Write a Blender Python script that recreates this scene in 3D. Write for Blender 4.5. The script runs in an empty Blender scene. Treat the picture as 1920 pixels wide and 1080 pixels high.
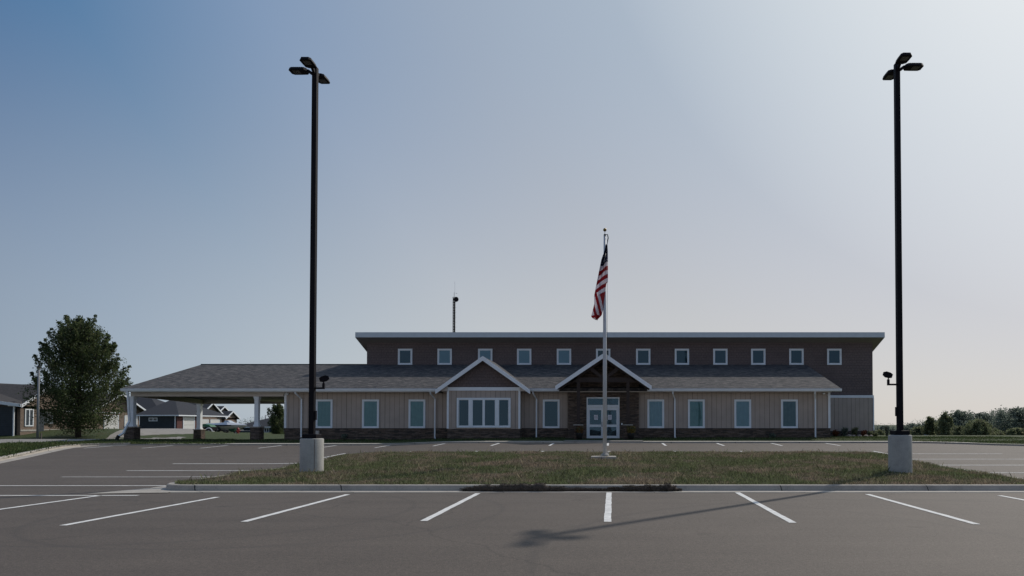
import bpy, bmesh, math, random
import numpy as np
from mathutils import Vector, Matrix
from mathutils.geometry import delaunay_2d_cdt
R = math.radians
random.seed(7); rng = np.random.default_rng(11)
S = bpy.context.scene
COL = S.collection

# ---------------------------------------------------------------- camera
F = 1330.0; HC = 1.63; TAN = F / 62500.0; TH = math.atan(TAN)
VPX, HOR = 1150.0, 796.0; PPY = HOR - F * TAN
cd = bpy.data.cameras.new('camera'); cam = bpy.data.objects.new('camera', cd); COL.objects.link(cam)
cam.location = (0, 0, HC); cam.rotation_euler = (R(90) + TH, 0, 0)
cd.sensor_width = 36; cd.lens = F / 1920 * 36
cd.shift_x = -(VPX - 960) / 1920; cd.shift_y = (PPY - 540) / 1920
cd.clip_start = .1; cd.clip_end = 9000
S.camera = cam
# ---------------------------------------------------------------- light
SUN_EL, SUN_AZ = R(40.6), R(42.2)          # azimuth clockwise from +Y
w = bpy.data.worlds.new('World'); S.world = w; w.use_nodes = True
nt = w.node_tree; nt.nodes.clear()
sky = nt.nodes.new('ShaderNodeTexSky'); sky.sky_type = 'NISHITA'; sky.sun_disc = False
sky.sun_elevation = SUN_EL; sky.sun_rotation = SUN_AZ
sky.altitude = 200; sky.air_density = 1.0; sky.dust_density = 1.2; sky.ozone_density = 2.2
bg = nt.nodes.new('ShaderNodeBackground'); bg.inputs[1].default_value = .075
out = nt.nodes.new('ShaderNodeOutputWorld')
# haze in the air: the clear sky is veiled towards the horizon and round the sun (by true sky direction)
tc = nt.nodes.new('ShaderNodeTexCoord')
nrm = nt.nodes.new('ShaderNodeVectorMath'); nrm.operation = 'NORMALIZE'; nt.links.new(tc.outputs['Generated'], nrm.inputs[0])
dt = nt.nodes.new('ShaderNodeVectorMath'); dt.operation = 'DOT_PRODUCT'; nt.links.new(nrm.outputs[0], dt.inputs[0])
dt.inputs[1].default_value = (math.sin(SUN_AZ) * math.cos(SUN_EL), math.cos(SUN_AZ) * math.cos(SUN_EL), math.sin(SUN_EL))
mr = nt.nodes.new('ShaderNodeMapRange'); mr.inputs[1].default_value = -1; mr.inputs[2].default_value = 1; nt.links.new(dt.outputs['Value'], mr.inputs[0])
def wramp(src, stops):
    n = nt.nodes.new('ShaderNodeValToRGB'); e = n.color_ramp.elements
    while len(e) < len(stops): e.new(.5)
    for i, (p, c) in enumerate(stops): e[i].position = p; e[i].color = (*c, 1)
    nt.links.new(src, n.inputs[0]); return n.outputs[0]
def dp(d): return (d + 1) / 2
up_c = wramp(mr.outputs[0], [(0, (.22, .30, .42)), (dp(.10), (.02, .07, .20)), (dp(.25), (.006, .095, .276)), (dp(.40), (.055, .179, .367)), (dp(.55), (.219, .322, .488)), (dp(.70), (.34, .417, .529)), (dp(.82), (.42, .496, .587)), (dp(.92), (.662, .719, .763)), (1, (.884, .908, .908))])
ho_c = wramp(mr.outputs[0], [(0, (.66, .65, .64)), (dp(-.1), (.42, .455, .50)), (dp(.10), (.32, .39, .475)), (dp(.25), (.428, .498, .57)), (dp(.40), (.548, .589, .618)), (dp(.55), (.636, .635, .617)), (dp(.70), (.653, .627, .60)), (dp(.82), (.678, .651, .656)), (dp(.92), (.861, .844, .841)), (1, (1, 1, 1))])  # horizon haze opposite the sun, out of view, brightened to lift the shade
sp = nt.nodes.new('ShaderNodeSeparateXYZ'); nt.links.new(nrm.outputs[0], sp.inputs[0])
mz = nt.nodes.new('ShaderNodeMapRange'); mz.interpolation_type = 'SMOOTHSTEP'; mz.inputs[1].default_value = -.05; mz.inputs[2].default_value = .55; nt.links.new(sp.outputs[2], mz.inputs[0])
def wmix(f, a, b):
    n = nt.nodes.new('ShaderNodeMix'); n.data_type = 'RGBA'
    if hasattr(f, 'is_linked'): nt.links.new(f, n.inputs[0])
    else: n.inputs[0].default_value = f
    nt.links.new(a, n.inputs[6]); nt.links.new(b, n.inputs[7]); return n.outputs[2]
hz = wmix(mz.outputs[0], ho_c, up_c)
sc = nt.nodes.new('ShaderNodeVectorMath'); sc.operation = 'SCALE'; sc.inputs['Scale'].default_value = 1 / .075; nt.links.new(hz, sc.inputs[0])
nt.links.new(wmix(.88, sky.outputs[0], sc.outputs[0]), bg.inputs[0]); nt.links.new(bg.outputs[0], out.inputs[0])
sd = bpy.data.lights.new('sun', 'SUN'); sun = bpy.data.objects.new('sun', sd); COL.objects.link(sun)
sd.energy = 2.45; sd.angle = R(.8); sd.color = (1, .93, .84)
dv = Vector((math.sin(SUN_AZ) * math.cos(SUN_EL), math.cos(SUN_AZ) * math.cos(SUN_EL), math.sin(SUN_EL)))
sun.rotation_euler = dv.to_track_quat('Z', 'Y').to_euler(); sun.location = (20, 30, 40)
S.view_settings.view_transform = 'Standard'; S.view_settings.look = 'None'
S.view_settings.exposure = 0.0; S.view_settings.gamma = 1

def P(px, py, D):                           # photo pixel -> world point on the plane Y = D
    k = (PPY - py) / F; c, s = math.cos(TH), math.sin(TH)
    dz = D * (s + k * c) / (c - k * s); dep = D * c + dz * s
    return ((px - VPX) * dep / F, D, HC + dz)
def PX(px, D, py=796): return P(px, py, D)[0]
def PZ(py, D): return P(VPX, py, D)[2]

# ---------------------------------------------------------------- materials
MATS = {}
class NB:
    def __init__(s, m): s.t = m.node_tree; s.n = s.t.nodes; s.l = s.t.links
    def new(s, ty, **kw):
        n = s.n.new(ty)
        for k, v in kw.items():
            if k.startswith('i_'): n.inputs[int(k[2:]) if k[2:].isdigit() else k[2:].replace('_', ' ')].default_value = v
            else: setattr(n, k, v)
        return n
    def lk(s, a, b): s.l.new(a, b)
    def math(s, op, a, b=None, c=None):
        n = s.n.new('ShaderNodeMath'); n.operation = op
        for i, v in enumerate((a, b, c)):
            if v is None: continue
            if hasattr(v, 'is_linked'): s.lk(v, n.inputs[i])
            else: n.inputs[i].default_value = v
        return n.outputs[0]
    def noise(s, scale, detail=4, vec=None, rough=.6):
        n = s.new('ShaderNodeTexNoise'); n.inputs['Scale'].default_value = scale
        n.inputs['Detail'].default_value = detail; n.inputs['Roughness'].default_value = rough
        if vec is not None: s.lk(vec, n.inputs['Vector'])
        return n.outputs['Fac']
    def ramp(s, fac, stops):
        n = s.n.new('ShaderNodeValToRGB'); e = n.color_ramp.elements
        while len(e) < len(stops): e.new(.5)
        for i, (p, c) in enumerate(stops):
            e[i].position = p; e[i].color = (c[0], c[1], c[2], 1) if hasattr(c, '__len__') else (c, c, c, 1)
        s.lk(fac, n.inputs[0]); return n.outputs[0]
    def mix(s, fac, a, b, mode='MIX'):
        n = s.n.new('ShaderNodeMix'); n.data_type = 'RGBA'; n.blend_type = mode
        for sock, v in ((n.inputs[0], fac), (n.inputs[6], a), (n.inputs[7], b)):
            if hasattr(v, 'is_linked'): s.lk(v, sock)
            elif hasattr(v, '__len__'): sock.default_value = (v[0], v[1], v[2], 1)
            else: sock.default_value = v
        return n.outputs[2]
    def pos(s):
        return s.new('ShaderNodeNewGeometry').outputs['Position']
    def wallco(s):                           # (x+y, z, 0)
        sp = s.new('ShaderNodeSeparateXYZ'); s.lk(s.pos(), sp.inputs[0])
        cb = s.new('ShaderNodeCombineXYZ'); s.lk(s.math('ADD', sp.outputs[0], sp.outputs[1]), cb.inputs[0]); s.lk(sp.outputs[2], cb.inputs[1])
        return cb.outputs[0], cb, sp
    def bump(s, h, strength=.5, dist=.02):
        b = s.new('ShaderNodeBump'); b.inputs['Strength'].default_value = strength; b.inputs['Distance'].default_value = dist
        s.lk(h, b.inputs['Height']); return b.outputs[0]

def mat(name, col, rough=.6, metal=0, var=.12, vscale=3.0, spec=.5):
    if name in MATS: return MATS[name]
    m = bpy.data.materials.new(name); m.use_nodes = True; b = NB(m); p = b.n['Principled BSDF']
    n = b.noise(vscale, 5, b.pos()); n2 = b.noise(vscale * 9, 3, b.pos())
    f = b.math('ADD', b.math('MULTIPLY', n, .65), b.math('MULTIPLY', n2, .35))
    lo = tuple(c * (1 - var) for c in col); hi = tuple(min(1, c * (1 + var)) for c in col)
    b.lk(b.ramp(f, [(.35, lo), (.65, hi)]), p.inputs['Base Color'])
    p.inputs['Roughness'].default_value = rough; p.inputs['Metallic'].default_value = metal
    p.inputs['Specular IOR Level'].default_value = spec
    MATS[name] = m; return m
def start(name):
    m = bpy.data.materials.new(name); m.use_nodes = True; MATS[name] = m
    b = NB(m); return m, b, b.n['Principled BSDF']

def m_asphalt():
    m, b, p = start('asphalt'); P_ = b.pos()
    fine = b.noise(55, 3, P_, .7); mid = b.noise(1.1, 5, P_); big = b.noise(.13, 3, P_)
    mp = b.new('ShaderNodeMapping'); mp.inputs['Scale'].default_value = (.12, 1.6, 1); b.lk(P_, mp.inputs[0])
    streak = b.noise(1.0, 4, mp.outputs[0])
    c = b.ramp(fine, [(.3, (.058, .046, .036)), (.5, (.100, .080, .064)), (.72, (.165, .135, .110))])
    f = b.math('ADD', b.math('MULTIPLY', mid, .4), b.math('ADD', b.math('MULTIPLY', big, .35), b.math('MULTIPLY', streak, .45)))
    g = b.ramp(f, [(.4, .80), (.8, 1.15)])
    v = b.new('ShaderNodeTexVoronoi', feature='DISTANCE_TO_EDGE'); v.inputs['Scale'].default_value = .11
    wv = b.new('ShaderNodeVectorMath', operation='ADD'); b.lk(P_, wv.inputs[0])
    nz = b.new('ShaderNodeTexNoise'); nz.inputs['Scale'].default_value = 1.1; nz.inputs['Detail'].default_value = 5; b.lk(P_, nz.inputs['Vector'])
    b.lk(nz.outputs['Color'], wv.inputs[1]); b.lk(wv.outputs[0], v.inputs['Vector'])
    crack = b.ramp(v.outputs['Distance'], [(.0, .72), (.0016, 1.0)])
    c = b.mix(1, c, g, 'MULTIPLY'); c = b.mix(1, c, crack, 'MULTIPLY')
    c = b.mix(1, c, b.ramp(b.noise(16, 3, P_, .8), [(.3, .72), (.5, 1.0), (.72, 1.30)]), 'MULTIPLY')
    spot = b.new('ShaderNodeTexVoronoi'); spot.inputs['Scale'].default_value = .55; b.lk(P_, spot.inputs['Vector'])
    c = b.mix(1, c, b.ramp(b.math('ADD', spot.outputs['Distance'], b.math('MULTIPLY', b.noise(5, 3, P_), .12)), [(.07, .70), (.17, 1.0)]), 'MULTIPLY')
    # curved tyre scuffs
    sp = b.new('ShaderNodeSeparateXYZ'); b.lk(P_, sp.inputs[0])
    for (cx, cy, r, wd) in ((-6.0, 13.2, 3.9, .10), (-7.8, 13.4, 3.9, .10), (5.5, 9.0, 6.5, .12), (-2.0, 8.5, 8.0, .09)):
        dx = b.math('SUBTRACT', sp.outputs[0], cx); dy = b.math('SUBTRACT', sp.outputs[1], cy)
        d = b.math('SQRT', b.math('ADD', b.math('MULTIPLY', dx, dx), b.math('MULTIPLY', dy, dy)))
        e = b.math('ABSOLUTE', b.math('SUBTRACT', d, r))
        e = b.math('MULTIPLY', b.math('SUBTRACT', 1, b.math('MINIMUM', b.math('DIVIDE', e, wd), 1)), b.math('MULTIPLY', mid, .45))
        c = b.mix(e, c, (.03, .028, .027))
    b.lk(c, p.inputs['Base Color']); p.inputs['Roughness'].default_value = .78; p.inputs['Specular IOR Level'].default_value = .45
    b.lk(b.bump(fine, .6, .008), p.inputs['Normal']); return m
def m_concrete(name, col, joints=False):
    m, b, p = start(name); P_ = b.pos()
    f = b.math('ADD', b.math('MULTIPLY', b.noise(2.2, 6, P_), .6), b.math('MULTIPLY', b.noise(38, 3, P_), .4))
    c = b.ramp(f, [(.32, tuple(x * .68 for x in col)), (.5, col), (.7, tuple(x * 1.2 for x in col))])
    st = b.ramp(b.noise(3.4, 5, P_, .75), [(.60, 1.0), (.72, .62)])
    c = b.mix(.7, c, st, 'MULTIPLY')
    if joints:
        sp = b.new('ShaderNodeSeparateXYZ'); b.lk(P_, sp.inputs[0])
        fr = b.math('FRACT', b.math('DIVIDE', b.math('ADD', b.math('ADD', sp.outputs[0], sp.outputs[1]), b.math('MULTIPLY', b.noise(6, 2, P_), .06)), 3.6))
        c = b.mix(b.math('LESS_THAN', fr, .007), c, (.04, .04, .04))
    b.lk(c, p.inputs['Base Color']); p.inputs['Roughness'].default_value = .85
    b.lk(b.bump(f, .3, .01), p.inputs['Normal']); return m
def m_siding():
    m, b, p = start('vertical_siding'); uv, cb, sp = b.wallco(); so = b.new('ShaderNodeSeparateXYZ'); b.lk(uv, so.inputs[0])
    fr = b.math('FRACT', b.math('DIVIDE', so.outputs[0], .305)); g = b.math('LESS_THAN', fr, .07)
    fr2 = b.math('FRACT', b.math('DIVIDE', so.outputs[0], 1.22)); 
    base = b.ramp(b.noise(1.2, 5, b.pos()), [(.35, (.42, .35, .30)), (.65, (.48, .40, .345))])
    c = b.mix(g, base, (.25, .205, .175)); c = b.mix(b.math('LESS_THAN', fr2, .02), c, (.13, .11, .095))
    b.lk(c, p.inputs['Base Color']); p.inputs['Roughness'].default_value = .75
    b.lk(b.bump(b.math('SUBTRACT', 1, g), .8, .02), p.inputs['Normal']); return m
def m_lap(name, col, h=.18):
    m, b, p = start(name); sp = b.new('ShaderNodeSeparateXYZ'); b.lk(b.pos(), sp.inputs[0])
    fr = b.math('FRACT', b.math('DIVIDE', sp.outputs[2], h))
    base = b.ramp(b.noise(1.5, 4, b.pos()), [(.35, tuple(x * .85 for x in col)), (.65, tuple(x * 1.15 for x in col))])
    c = b.mix(b.math('LESS_THAN', fr, .14), base, tuple(x * .4 for x in col))
    b.lk(c, p.inputs['Base Color']); p.inputs['Roughness'].default_value = .7
    b.lk(b.bump(fr, .7, .02), p.inputs['Normal']); return m
def m_brick(name, c1, c2, mortar, bw, bh, ms=.012, rough=.85, bumpd=.02, squash=1.0, roof=False, offset=.5, c3=None, dist=0.0):
    m, b, p = start(name)
    if roof:
        sp = b.new('ShaderNodeSeparateXYZ'); b.lk(b.pos(), sp.inputs[0]); cb = b.new('ShaderNodeCombineXYZ')
        b.lk(sp.outputs[0], cb.inputs[0]); b.lk(b.math('ADD', sp.outputs[1], b.math('MULTIPLY', sp.outputs[2], .35)), cb.inputs[1]); uv = cb.outputs[0]
    else: uv, cb, sp = b.wallco()
    br = b.new('ShaderNodeTexBrick'); br.offset = offset; br.squash = squash
    br.inputs['Scale'].default_value = 1; br.inputs['Mortar Size'].default_value = ms; br.inputs['Brick Width'].default_value = bw; br.inputs['Row Height'].default_value = bh
    br.inputs['Color1'].default_value = (*c1, 1); br.inputs['Color2'].default_value = (*c2, 1); br.inputs['Mortar'].default_value = (*mortar, 1)
    br.inputs['Bias'].default_value = 0; br.inputs['Mortar Smooth'].default_value = .2
    b.lk(uv, br.inputs['Vector']); c = br.outputs['Color']
    if c3:
        mp = b.new('ShaderNodeMapping'); mp.inputs['Scale'].default_value = (1 / bw / 1.3, 1 / bh / 1.0, 1); b.lk(uv, mp.inputs[0])
        wn = b.noise(.9, 2, mp.outputs[0]); c = b.mix(b.ramp(wn, [(.50, 0.0), (.62, .8)]), c, c3)
    if roof:
        mq = b.new('ShaderNodeMapping'); mq.inputs['Scale'].default_value = (2.2, 5.5, 1); b.lk(uv, mq.inputs[0])
        c = b.mix(1, c, b.ramp(b.noise(1.0, 4, mq.outputs[0], .75), [(.32, (.62, .64, .70)), (.5, (1, 1, 1)), (.66, (1.55, 1.48, 1.42))]), 'MULTIPLY')
    f = b.noise(14, 4, b.pos()); c = b.mix(1, c, b.ramp(f, [(.3, .75), (.7, 1.2)]), 'MULTIPLY')
    g = b.noise(.5, 4, b.pos()); c = b.mix(1, c, b.ramp(g, [(.3, .9), (.7, 1.1)]), 'MULTIPLY')
    b.lk(c, p.inputs['Base Color']); p.inputs['Roughness'].default_value = rough
    h = b.math('ADD', b.math('MULTIPLY', br.outputs['Fac'], -1), b.math('MULTIPLY', f, .5))
    b.lk(b.bump(h, .8, bumpd), p.inputs['Normal']); return m
def m_glass():
    m, b, p = start('window_glass'); o = b.n['Material Output']; b.n.remove(p)
    tr = b.new('ShaderNodeBsdfTransparent'); tr.inputs[0].default_value = (.52, .64, .71, 1)
    gl = b.new('ShaderNodeBsdfGlossy'); gl.inputs['Roughness'].default_value = .02; gl.inputs[0].default_value = (.45, .74, 1, 1)
    b.lk(b.bump(b.noise(1.3, 2, b.pos()), .12, .02), gl.inputs['Normal'])
    lw = b.new('ShaderNodeFresnel'); lw.inputs['IOR'].default_value = 1.5
    mx = b.new('ShaderNodeMixShader'); b.lk(b.math('ADD', b.math('MULTIPLY', lw.outputs[0], .8), .03), mx.inputs[0])
    b.lk(tr.outputs[0], mx.inputs[1]); b.lk(gl.outputs[0], mx.inputs[2]); b.lk(mx.outputs[0], o.inputs[0]); return m
def m_leaf(name, c_lo, c_hi, c_odd=None, transl=.35):
    m, b, p = start(name); o = b.n['Material Output']
    at = b.new('ShaderNodeAttribute', attribute_name='tint')
    stops = [(0, c_lo), (.75, c_hi)] + ([(1.0, c_odd)] if c_odd else [])
    c = b.ramp(at.outputs['Fac'], stops)
    c = b.mix(1, c, b.ramp(b.noise(.8, 3, b.pos()), [(.3, .75), (.7, 1.25)]), 'MULTIPLY')
    b.lk(c, p.inputs['Base Color']); p.inputs['Roughness'].default_value = .6; p.inputs['Specular IOR Level'].default_value = .3
    tl = b.new('ShaderNodeBsdfTranslucent'); b.lk(c, tl.inputs[0])
    mx = b.new('ShaderNodeMixShader'); mx.inputs[0].default_value = transl
    b.lk(p.outputs[0], mx.inputs[1]); b.lk(tl.outputs[0], mx.inputs[2]); b.lk(mx.outputs[0], o.inputs[0]); return m
def m_turf(name, green, brown, bias=.5, dirt=(.06, .048, .036), blade=False):
    m, b, p = start(name); o = b.n['Material Output']; P_ = b.pos()
    big = b.noise(.42, 4, P_, .65)
    big = b.math('ADD', big, b.math('MULTIPLY', b.math('SUBTRACT', b.noise(2.5, 3, P_), .5), .5))
    patch = b.ramp(big, [(bias - .06, 0.0), (bias + .10, 1.0)])
    fine = b.noise(25, 4, P_)
    if blade:
        at = b.new('ShaderNodeAttribute', attribute_name='tint').outputs['Fac']
        g = b.ramp(at, [(0, tuple(x * .3 for x in green)), (.55, green), (.93, tuple(min(.8, x * 2.0) for x in green)), (1, brown)])
        br = b.ramp(at, [(0, tuple(x * .3 for x in brown)), (.55, brown), (1, tuple(min(.8, x * 1.9) for x in brown))])
    else:
        g = b.ramp(fine, [(.3, tuple(x * .5 for x in green)), (.7, tuple(x * 1.3 for x in green))])
        br = b.ramp(fine, [(.3, dirt), (.7, brown)])
    c = b.mix(patch, g, br)
    b.lk(c, p.inputs['Base Color']); p.inputs['Roughness'].default_value = .9; p.inputs['Specular IOR Level'].default_value = .2
    if blade:
        tl = b.new('ShaderNodeBsdfTranslucent'); b.lk(c, tl.inputs[0])
        mx = b.new('ShaderNodeMixShader'); mx.inputs[0].default_value = .3
        b.lk(p.outputs[0], mx.inputs[1]); b.lk(tl.outputs[0], mx.inputs[2]); b.lk(mx.outputs[0], o.inputs[0])
    else: b.lk(b.bump(fine, 1, .05), p.inputs['Normal'])
    return m
ASPH = m_asphalt()
CONC = m_concrete('kerb_concrete', (.40, .365, .32), True)
PEDC = m_concrete('pedestal_concrete', (.40, .39, .36))
WALKP = m_concrete('pavement_concrete', (.46, .43, .385), True)
WALK = m_concrete('path_concrete', (.27, .25, .225))
SIDE = m_siding()
SHAKE = m_brick('brown_shake', (.160, .122, .118), (.145, .112, .108), (.085, .066, .063), .24, .19, .008, .8)
STONE = m_brick('ledge_stone', (.15, .105, .078), (.055, .045, .040), (.022, .02, .018), .42, .085, .008, .9, .04, c3=(.20, .15, .12), offset=.37)
SHING = m_brick('roof_shingle', (.090, .086, .086), (.036, .037, .043), (.03, .03, .03), .34, .145, .006, .95, .01, roof=True, c3=(.150, .136, .128))
TRIM = mat('white_trim', (.82, .86, .90), .4, var=.05)
VINYL = mat('window_vinyl', (.80, .86, .91), .4, var=.04)
SOFF = mat('beige_soffit', (.60, .54, .49), .7, var=.06)
DSOFF = mat('brown_soffit', (.11, .088, .078), .7)
TIMB = mat('dark_timber', (.035, .022, .018), .7, var=.3, vscale=5)
BLKM = mat('black_paint', (.010, .009, .012), .6, var=.2, spec=.12)
LENS = mat('lamp_lens', (.045, .045, .04), .25)
GLASS = m_glass()
CURT = mat('green_curtain', (.42, .55, .45), .9, var=.10)
CURTP = mat('pale_curtain', (.62, .66, .62), .9, var=.10)
CURTD = mat('dark_curtain', (.20, .24, .21), .9, var=.15)
BLIND = mat('pale_blind', (.55, .62, .62), .8, var=.05)
DARKIN = mat('dark_interior', (.012, .016, .02), .8)
METAL = mat('galvanised_steel', (.42, .43, .45), .4, .8, .08)
WHPOLE = mat('white_pole_paint', (.62, .63, .65), .55, 0, .05)
GOLD = mat('gold_ball', (.22, .15, .05), .35, .8)
BRASS = mat('black_rubber', (.012, .012, .012), .7)
PAINT = mat('line_paint', (.72, .71, .68), .85, var=.22, vscale=6)
GRASSG = m_turf('island_soil', (.07, .07, .036), (.14, .11, .08), .50)
GRASSB = m_turf('island_grass_blade', (.165, .185, .088), (.31, .245, .175), .505, blade=True)
LAWNG = m_turf('lawn_soil', (.062, .082, .032), (.12, .11, .06), .62)
LAWNB = m_turf('lawn_blade', (.075, .105, .038), (.17, .15, .08), .62, blade=True)
LEAF = m_leaf('maple_leaf', (.035, .052, .020), (.11, .145, .06), (.28, .26, .14), .55)
LEAF2 = m_leaf('hedge_leaf', (.10, .13, .11), (.22, .26, .205), (.30, .31, .25), .5)
LEAF3 = m_leaf('bush_leaf', (.10, .12, .065), (.225, .25, .135), (.36, .34, .22), .55)
BARK = mat('bark', (.05, .04, .032), .9, var=.4, vscale=8)
SHINGD = mat('house_shingle', (.075, .068, .066), .95, var=.35, vscale=6)
SHINGB = mat('dark_house_shingle', (.03, .033, .042), .95, var=.35, vscale=6)
SIDEB = m_lap('blue_lap_siding', (.030, .042, .055))
SIDEN = m_lap('navy_lap_siding', (.024, .048, .078))
HBRICK = m_brick('house_brick', (.26, .19, .145), (.19, .135, .105), (.24, .21, .18), .22, .075, .01)
RBRICK = m_brick('red_brick', (.15, .045, .038), (.10, .032, .03), (.12, .09, .08), .22, .075, .01)
GDOOR = mat('white_garage_door', (.66, .66, .64), .6, var=.05)
PAPER = mat('paper', (.8, .8, .86), .8, var=.03)
INK = mat('printed_ink', (.25, .27, .35), .8)

# ---------------------------------------------------------------- mesh helpers
class MB:
    def __init__(s): s.v = []; s.f = []; s.smooth = False
    def add(s, vs, fs):
        o = len(s.v); s.v += [tuple(p) for p in vs]; s.f += [tuple(i + o for i in f) for f in fs]; return s
    def box(s, x0, x1, y0, y1, z0, z1):
        return s.add([(x0,y0,z0),(x1,y0,z0),(x1,y1,z0),(x0,y1,z0),(x0,y0,z1),(x1,y0,z1),(x1,y1,z1),(x0,y1,z1)],
                     [(0,3,2,1),(4,5,6,7),(0,1,5,4),(1,2,6,5),(2,3,7,6),(3,0,4,7)])
    def prism(s, poly, d):                   # poly: 3D points, extruded by vector d
        n = len(poly); a = [Vector(p) for p in poly]; d = Vector(d); b = [p + d for p in a]
        nrm = sum(((a[i]).cross(a[(i + 1) % n]) for i in range(n)), Vector())
        fs = [tuple(range(n)), tuple(range(2 * n - 1, n - 1, -1))] + [(i, n + i, n + (i + 1) % n, (i + 1) % n) for i in range(n)]
        if nrm.dot(d) > 0: fs = [tuple(reversed(f)) for f in fs]
        return s.add(a + b, fs)
    def tube(s, pts, rads, seg=8, caps=True, rot=0):
        pts = [Vector(p) for p in pts]
        if not hasattr(rads, '__len__'): rads = [rads] * len(pts)
        rings = []; up = None
        for i, p in enumerate(pts):
            t = (pts[min(i + 1, len(pts) - 1)] - pts[max(i - 1, 0)]).normalized()
            if up is None or abs(up.dot(t)) > .98: up = Vector((0, 0, 1)) if abs(t.z) < .9 else Vector((0, 1, 0))
            u = t.cross(up).normalized(); v = u.cross(t).normalized(); up = v
            rings.append([p + (u * math.cos(rot + 2 * math.pi * k / seg) + v * math.sin(rot + 2 * math.pi * k / seg)) * rads[i] for k in range(seg)])
        vs = [q for r in rings for q in r]; fs = []
        for i in range(len(pts) - 1):
            for k in range(seg):
                a = i * seg + k; b2 = i * seg + (k + 1) % seg; fs.append((a, b2, b2 + seg, a + seg))
        if caps: fs += [tuple(reversed(range(seg))), tuple(range(len(vs) - seg, len(vs)))]
        return s.add(vs, fs)
    def sq(s, x, y, z0, z1, w0, w1=None):
        w1 = w1 or w0; a, b = w0 / 2, w1 / 2
        return s.add([(x-a,y-a,z0),(x+a,y-a,z0),(x+a,y+a,z0),(x-a,y+a,z0),(x-b,y-b,z1),(x+b,y-b,z1),(x+b,y+b,z1),(x-b,y+b,z1)],
                     [(0,3,2,1),(4,5,6,7),(0,1,5,4),(1,2,6,5),(2,3,7,6),(3,0,4,7)])
    def lathe(s, x, y, prof, seg=24):
        vs = []; fs = []
        for r, z in prof: vs += [(x + r * math.cos(2 * math.pi * k / seg), y + r * math.sin(2 * math.pi * k / seg), z) for k in range(seg)]
        for i in range(len(prof) - 1):
            for k in range(seg):
                a = i * seg + k; b = i * seg + (k + 1) % seg; fs.append((a, b, b + seg, a + seg))
        fs += [tuple(reversed(range(seg))), tuple(range(len(vs) - seg, len(vs)))]
        return s.add(vs, fs)
    def build(s, name, m, parent=None, loc=None, smooth=False, bevel=0):
        me = bpy.data.meshes.new(name); me.from_pydata(s.v, [], s.f); me.update()
        me.materials.append(m); o = bpy.data.objects.new(name, me); COL.objects.link(o)
        if smooth or s.smooth:
            me.polygons.foreach_set('use_smooth', [True] * len(me.polygons)); 
        if bevel:
            bv = o.modifiers.new('bevel', 'BEVEL'); bv.width = bevel; bv.segments = 2; bv.limit_method = 'ANGLE'
        if loc: o.location = loc
        if parent is not None: attach(o, parent)
        return o
def attach(o, parent):
    o.parent = parent
    if parent.type == 'EMPTY': o.matrix_parent_inverse = Matrix.Translation(-parent.location)
def thing(name, loc, label, cat, group=None):
    o = bpy.data.objects.new(name, None); COL.objects.link(o); o.location = loc; o.empty_display_size = .2
    return tag(o, label, cat, group)
def tag(o, label=None, cat=None, group=None, kind=None):
    if label: o['label'] = label
    if cat: o['category'] = cat
    if group: o['group'] = group
    if kind: o['kind'] = kind
    return o
def struct(o): o['kind'] = 'structure'; return o
def stand(root, k, loc):                     # bring a model to its true size and stand it in its place
    root.scale = (k, k, k); root.location = loc; return root
def copy_tree(o, parent=None, dloc=None):
    c = o.copy(); COL.objects.link(c)
    if parent is not None: c.parent = parent
    if dloc: c.location = Vector(o.location) + Vector(dloc)
    for ch in list(o.children): copy_tree(ch, c)
    return c
def np_mesh(name, verts, faces, m, parent=None, tint=None, nper=3):
    me = bpy.data.meshes.new(name); nv, nf = len(verts), len(faces)
    me.vertices.add(nv); me.vertices.foreach_set('co', verts.astype(np.float32).ravel())
    me.loops.add(nf * nper); me.loops.foreach_set('vertex_index', faces.astype(np.int32).ravel())
    me.polygons.add(nf); me.polygons.foreach_set('loop_start', np.arange(0, nf * nper, nper, dtype=np.int32))
    try: me.polygons.foreach_set('loop_total', np.full(nf, nper, dtype=np.int32))
    except Exception: pass
    me.update(calc_edges=True)
    if tint is not None:
        a = me.attributes.new('tint', 'FLOAT', 'POINT'); a.data.foreach_set('value', tint.astype(np.float32))
    me.materials.append(m); o = bpy.data.objects.new(name, me); COL.objects.link(o)
    if parent is not None: attach(o, parent)
    return o

# ---------------------------------------------------------------- terrain
PRY = [-100, 19, 24, 28, 32.8, 36.5, 40, 60]; PRZ = [0, 0, .06, .22, .38, .50, .585, .585]
def sm(t): t = np.clip(t, 0, 1); return t * t * (3 - 2 * t)
def zA(x, y):
    return np.interp(y, PRY, PRZ) - .13 * sm((-np.asarray(x) - 8) / 6) * sm((np.asarray(y) - 20) / 7)
def zG(x, y):
    x = np.asarray(x, float); y = np.asarray(y, float)
    z = zA(x, np.minimum(y, 40.0)) + .08 + .04 * sm((-x - 26) / 3)
    z = z + .12 * sm((y - 41.4) / 3.4)
    right = sm((x - 16) / 8); midr = sm((x + 59) / 4)
    z = z - 4.0 * right * sm((y - 56) / 40)
    lf = sm((-x - 24) / 5) * sm((y - 43) / 15); z = z * (1 - lf) + .2 * lf
    z = z + .9 * sm((y - 66) / 10) * sm((-x - 46) / 8) * (1 - sm((y - 88) / 14))
    z = z - 3.6 * (1 - right) * midr * sm((y - 108) / 24)
    return z
def inpoly(poly, x, y):
    x = np.asarray(x); y = np.asarray(y); c = np.zeros(x.shape, bool); n = len(poly)
    for i in range(n):
        x0, y0 = poly[i]; x1, y1 = poly[i - 1]
        if y0 == y1: continue
        c ^= ((y0 > y) != (y1 > y)) & (x < (x1 - x0) * (y - y0) / (y1 - y0) + x0)
    return c
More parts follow.
